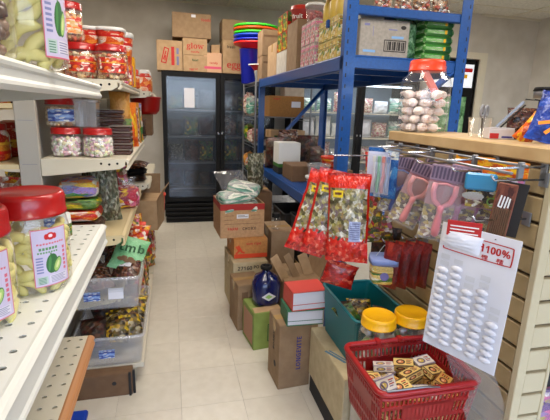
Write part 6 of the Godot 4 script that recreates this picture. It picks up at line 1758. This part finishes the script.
func build_basket_corner():
	# cream long box and what stands on it
	var c := carton("long cream carton with a blue stamp under the teal bin", Vector3(0.805, 0.10, -1.63), Vector3(0.27, 0.255, 0.44), M.card_cream, 0, false)
	part("blue_stamp", bars_mesh([[-0.06, -0.012, 0.12, 0.012], [-0.05, 0.006, 0.1, 0.008]]), flat(Color(0.35, 0.48, 0.56), 0.7), c, Vector3(-0.105, 0.2562, 0.05), Vector3(-90, 0, -62))
	carton("black low box under the long cream carton", Vector3(0.815, 0, -1.62), Vector3(0.28, 0.099, 0.44), M.black_matte, 0, false)
	carton("grey-white carton under the red basket", Vector3(0.83, 0, -1.19), Vector3(0.27, 0.375, 0.40), M.card_white, 0)
	var tbn := open_bin("teal_bin", "teal plastic bin of bagged goods behind the yellow-lidded jars", Vector3(0.845, 0.358, -1.645), Vector3(0.25, 0.24, 0.40), M.teal, 0.9, 0, "bin")
	for k in 4:
		bag(["green clear bag lying in the teal bin, left", "yellow-green bag lying in the teal bin, middle", "dark bag lying in the teal bin, right", "dark bag lying deep in the teal bin"][k], Vector3([0.80, 0.85, 0.90, 0.86][k], [0.475, 0.47, 0.465, 0.43][k], [-1.60, -1.66, -1.58, -1.72][k]), 0.12, 0.13, 0.05, [M.p_green, M.p_yellow, M.p_dark, M.p_dark][k], Vector3(-60, [20, -15, -40, 0][k], 0), 260 + k, "bag", "bags in the teal bin")
	for k in 2:
		var jp := Vector3([0.762, 0.902][k], 0.377, -1.345)
		var j := jar("sweet_jar", ["yellow-lidded jar behind the red basket, left", "yellow-lidded jar behind the red basket, right"][k], jp, 0.072, 0.30, M.yellow_lid, 0.066, 0.042, 0.1, "yellow-lidded jars behind the basket")
		filling(["wrapped sweets in the left yellow-lidded jar", "wrapped sweets in the right yellow-lidded jar"][k], jp, sweets(0.069, 0.235, 0.016, 150, [Color(0.62, 0.62, 0.55), Color(0.30, 0.42, 0.18), Color(0.70, 0.55, 0.35), Color(0.66, 0.30, 0.35), Color(0.75, 0.74, 0.72)], 270 + k, 1.2), M.tint)
	# red shopping basket
	var o := thing("shopping_basket", "red plastic shopping basket filled with small sweet boxes", "basket", Vector3(0.775, 0.377, -1.14))
	var hb := Vector3(0.15, 0, 0.115)
	var ht := Vector3(0.174, 0.222, 0.138)
	var A := [Vector3(-hb.x, 0.004, hb.z), Vector3(hb.x, 0.004, hb.z), Vector3(hb.x, 0.004, -hb.z), Vector3(-hb.x, 0.004, -hb.z)]
	var T := [Vector3(-ht.x, ht.y, ht.z), Vector3(ht.x, ht.y, ht.z), Vector3(ht.x, ht.y, -ht.z), Vector3(-ht.x, ht.y, -ht.z)]
	for k in 4:
		var k2 := (k + 1) % 4
		part("lattice_side", basket_wall(A[k], A[k2], T[k2], T[k], 22 if k % 2 == 0 else 17), M.basket, o)
	part("base", slab(Vector3(-hb.x, 0, -hb.z), Vector3(hb.x, 0.005, hb.z)), M.basket, o)
	var rm := MB.new(true)
	var rim := []
	for k in 4:
		var q: Vector3 = T[k]
		var s := Vector3(signf(q.x), 0, signf(q.z))
		for t in 5:
			var aa := PI / 2 * t / 4.0
			var first := k == 0 or k == 2
			var dx := sin(aa) if first else cos(aa)
			var dz := cos(aa) if first else sin(aa)
			if k == 0 or k == 2:
				dx = cos(aa)
				dz = sin(aa)
			else:
				dx = sin(aa)
				dz = cos(aa)
			rim.append(Vector3(q.x - s.x * 0.025 + s.x * 0.03 * dx, q.y, q.z - s.z * 0.025 + s.z * 0.03 * dz))
	rm.tube(rim, 0.010, 8, true)
	part("rim", rm.done(), M.basket, o)
	var bd := MB.new(true)
	var band := []
	for q in rim:
		band.append(Vector3(q.x * 0.985, q.y - 0.02, q.z * 0.985))
	bd.tube(band, 0.007, 6, true)
	part("under_rim", bd.done(), M.basket, o)
	for s in [-1, 1]:
		part("handle_lug", rbox(Vector3(0.022, 0.02, 0.026), 0.004), M.basket, o, Vector3(s * 0.045, ht.y - 0.006, -ht.z - 0.004))
	var hm := MB.new(true)
	hm.tube([Vector3(-0.16, ht.y + 0.012, 0.11), Vector3(-0.158, ht.y + 0.013, ht.z + 0.006), Vector3(-0.03, ht.y + 0.013, ht.z + 0.008), Vector3(0.02, ht.y + 0.006, ht.z + 0.009)], 0.0035, 6)
	part("wire_handle", hm.done(), M.steel_grey, o)
	# sweet boxes
	rng.seed = 99
	var bm := rbox(Vector3(0.072, 0.024, 0.05), 0.001)
	var mats := [M.p_candybox, M.p_candybox2, M.p_candybox, M.p_candybox2, M.p_candybox3]
	var n := 0
	for lay in 6:
		var y := 0.384 + 0.0255 * lay
		var k := 1.0 + 0.02 * lay
		for i in 4:
			for j in 4:
				var edge := i == 0 or i == 3 or j == 0 or j == 3
				if lay < 4 and not edge: continue
				if lay == 5 and (i + j * 3) % 4 == 0: continue
				var pick := rng.randi() % 5
				var q := part("sweet_box", bm, mats[pick], self)
				meta(q, ["pale yellow", "amber", "pale yellow", "amber", "whitish"][pick] + (" sweet box lying on top of the heap in the red basket" if lay > 3 else " sweet box in the lower layers of the red basket, seen through its sides"), "sweet box", "small sweet boxes in the red basket")
				var tilt := 0.0 if lay < 4 else 0.12
				if lay == 5: tilt = 0.28
				q.rotation = Vector3(rng.randf_range(-tilt, tilt), rng.randf_range(-0.12, 0.12) * (1.0 + lay), rng.randf_range(-tilt, tilt))
				q.position = Vector3(0.775 + (i - 1.5) * 0.0725 * k + rng.randf_range(-0.002, 0.002), y + (0.005 if lay == 5 else 0.0), -1.14 + (j - 1.5) * 0.0535 * k)
	var lean := part("sweet_box", bm, M.p_candybox3, self, Vector3(0.672, 0.545, -1.12), Vector3(62, 25, 20))
	meta(lean, "pale sweet box standing tilted at the left of the basket", "sweet box", "small sweet boxes in the red basket")
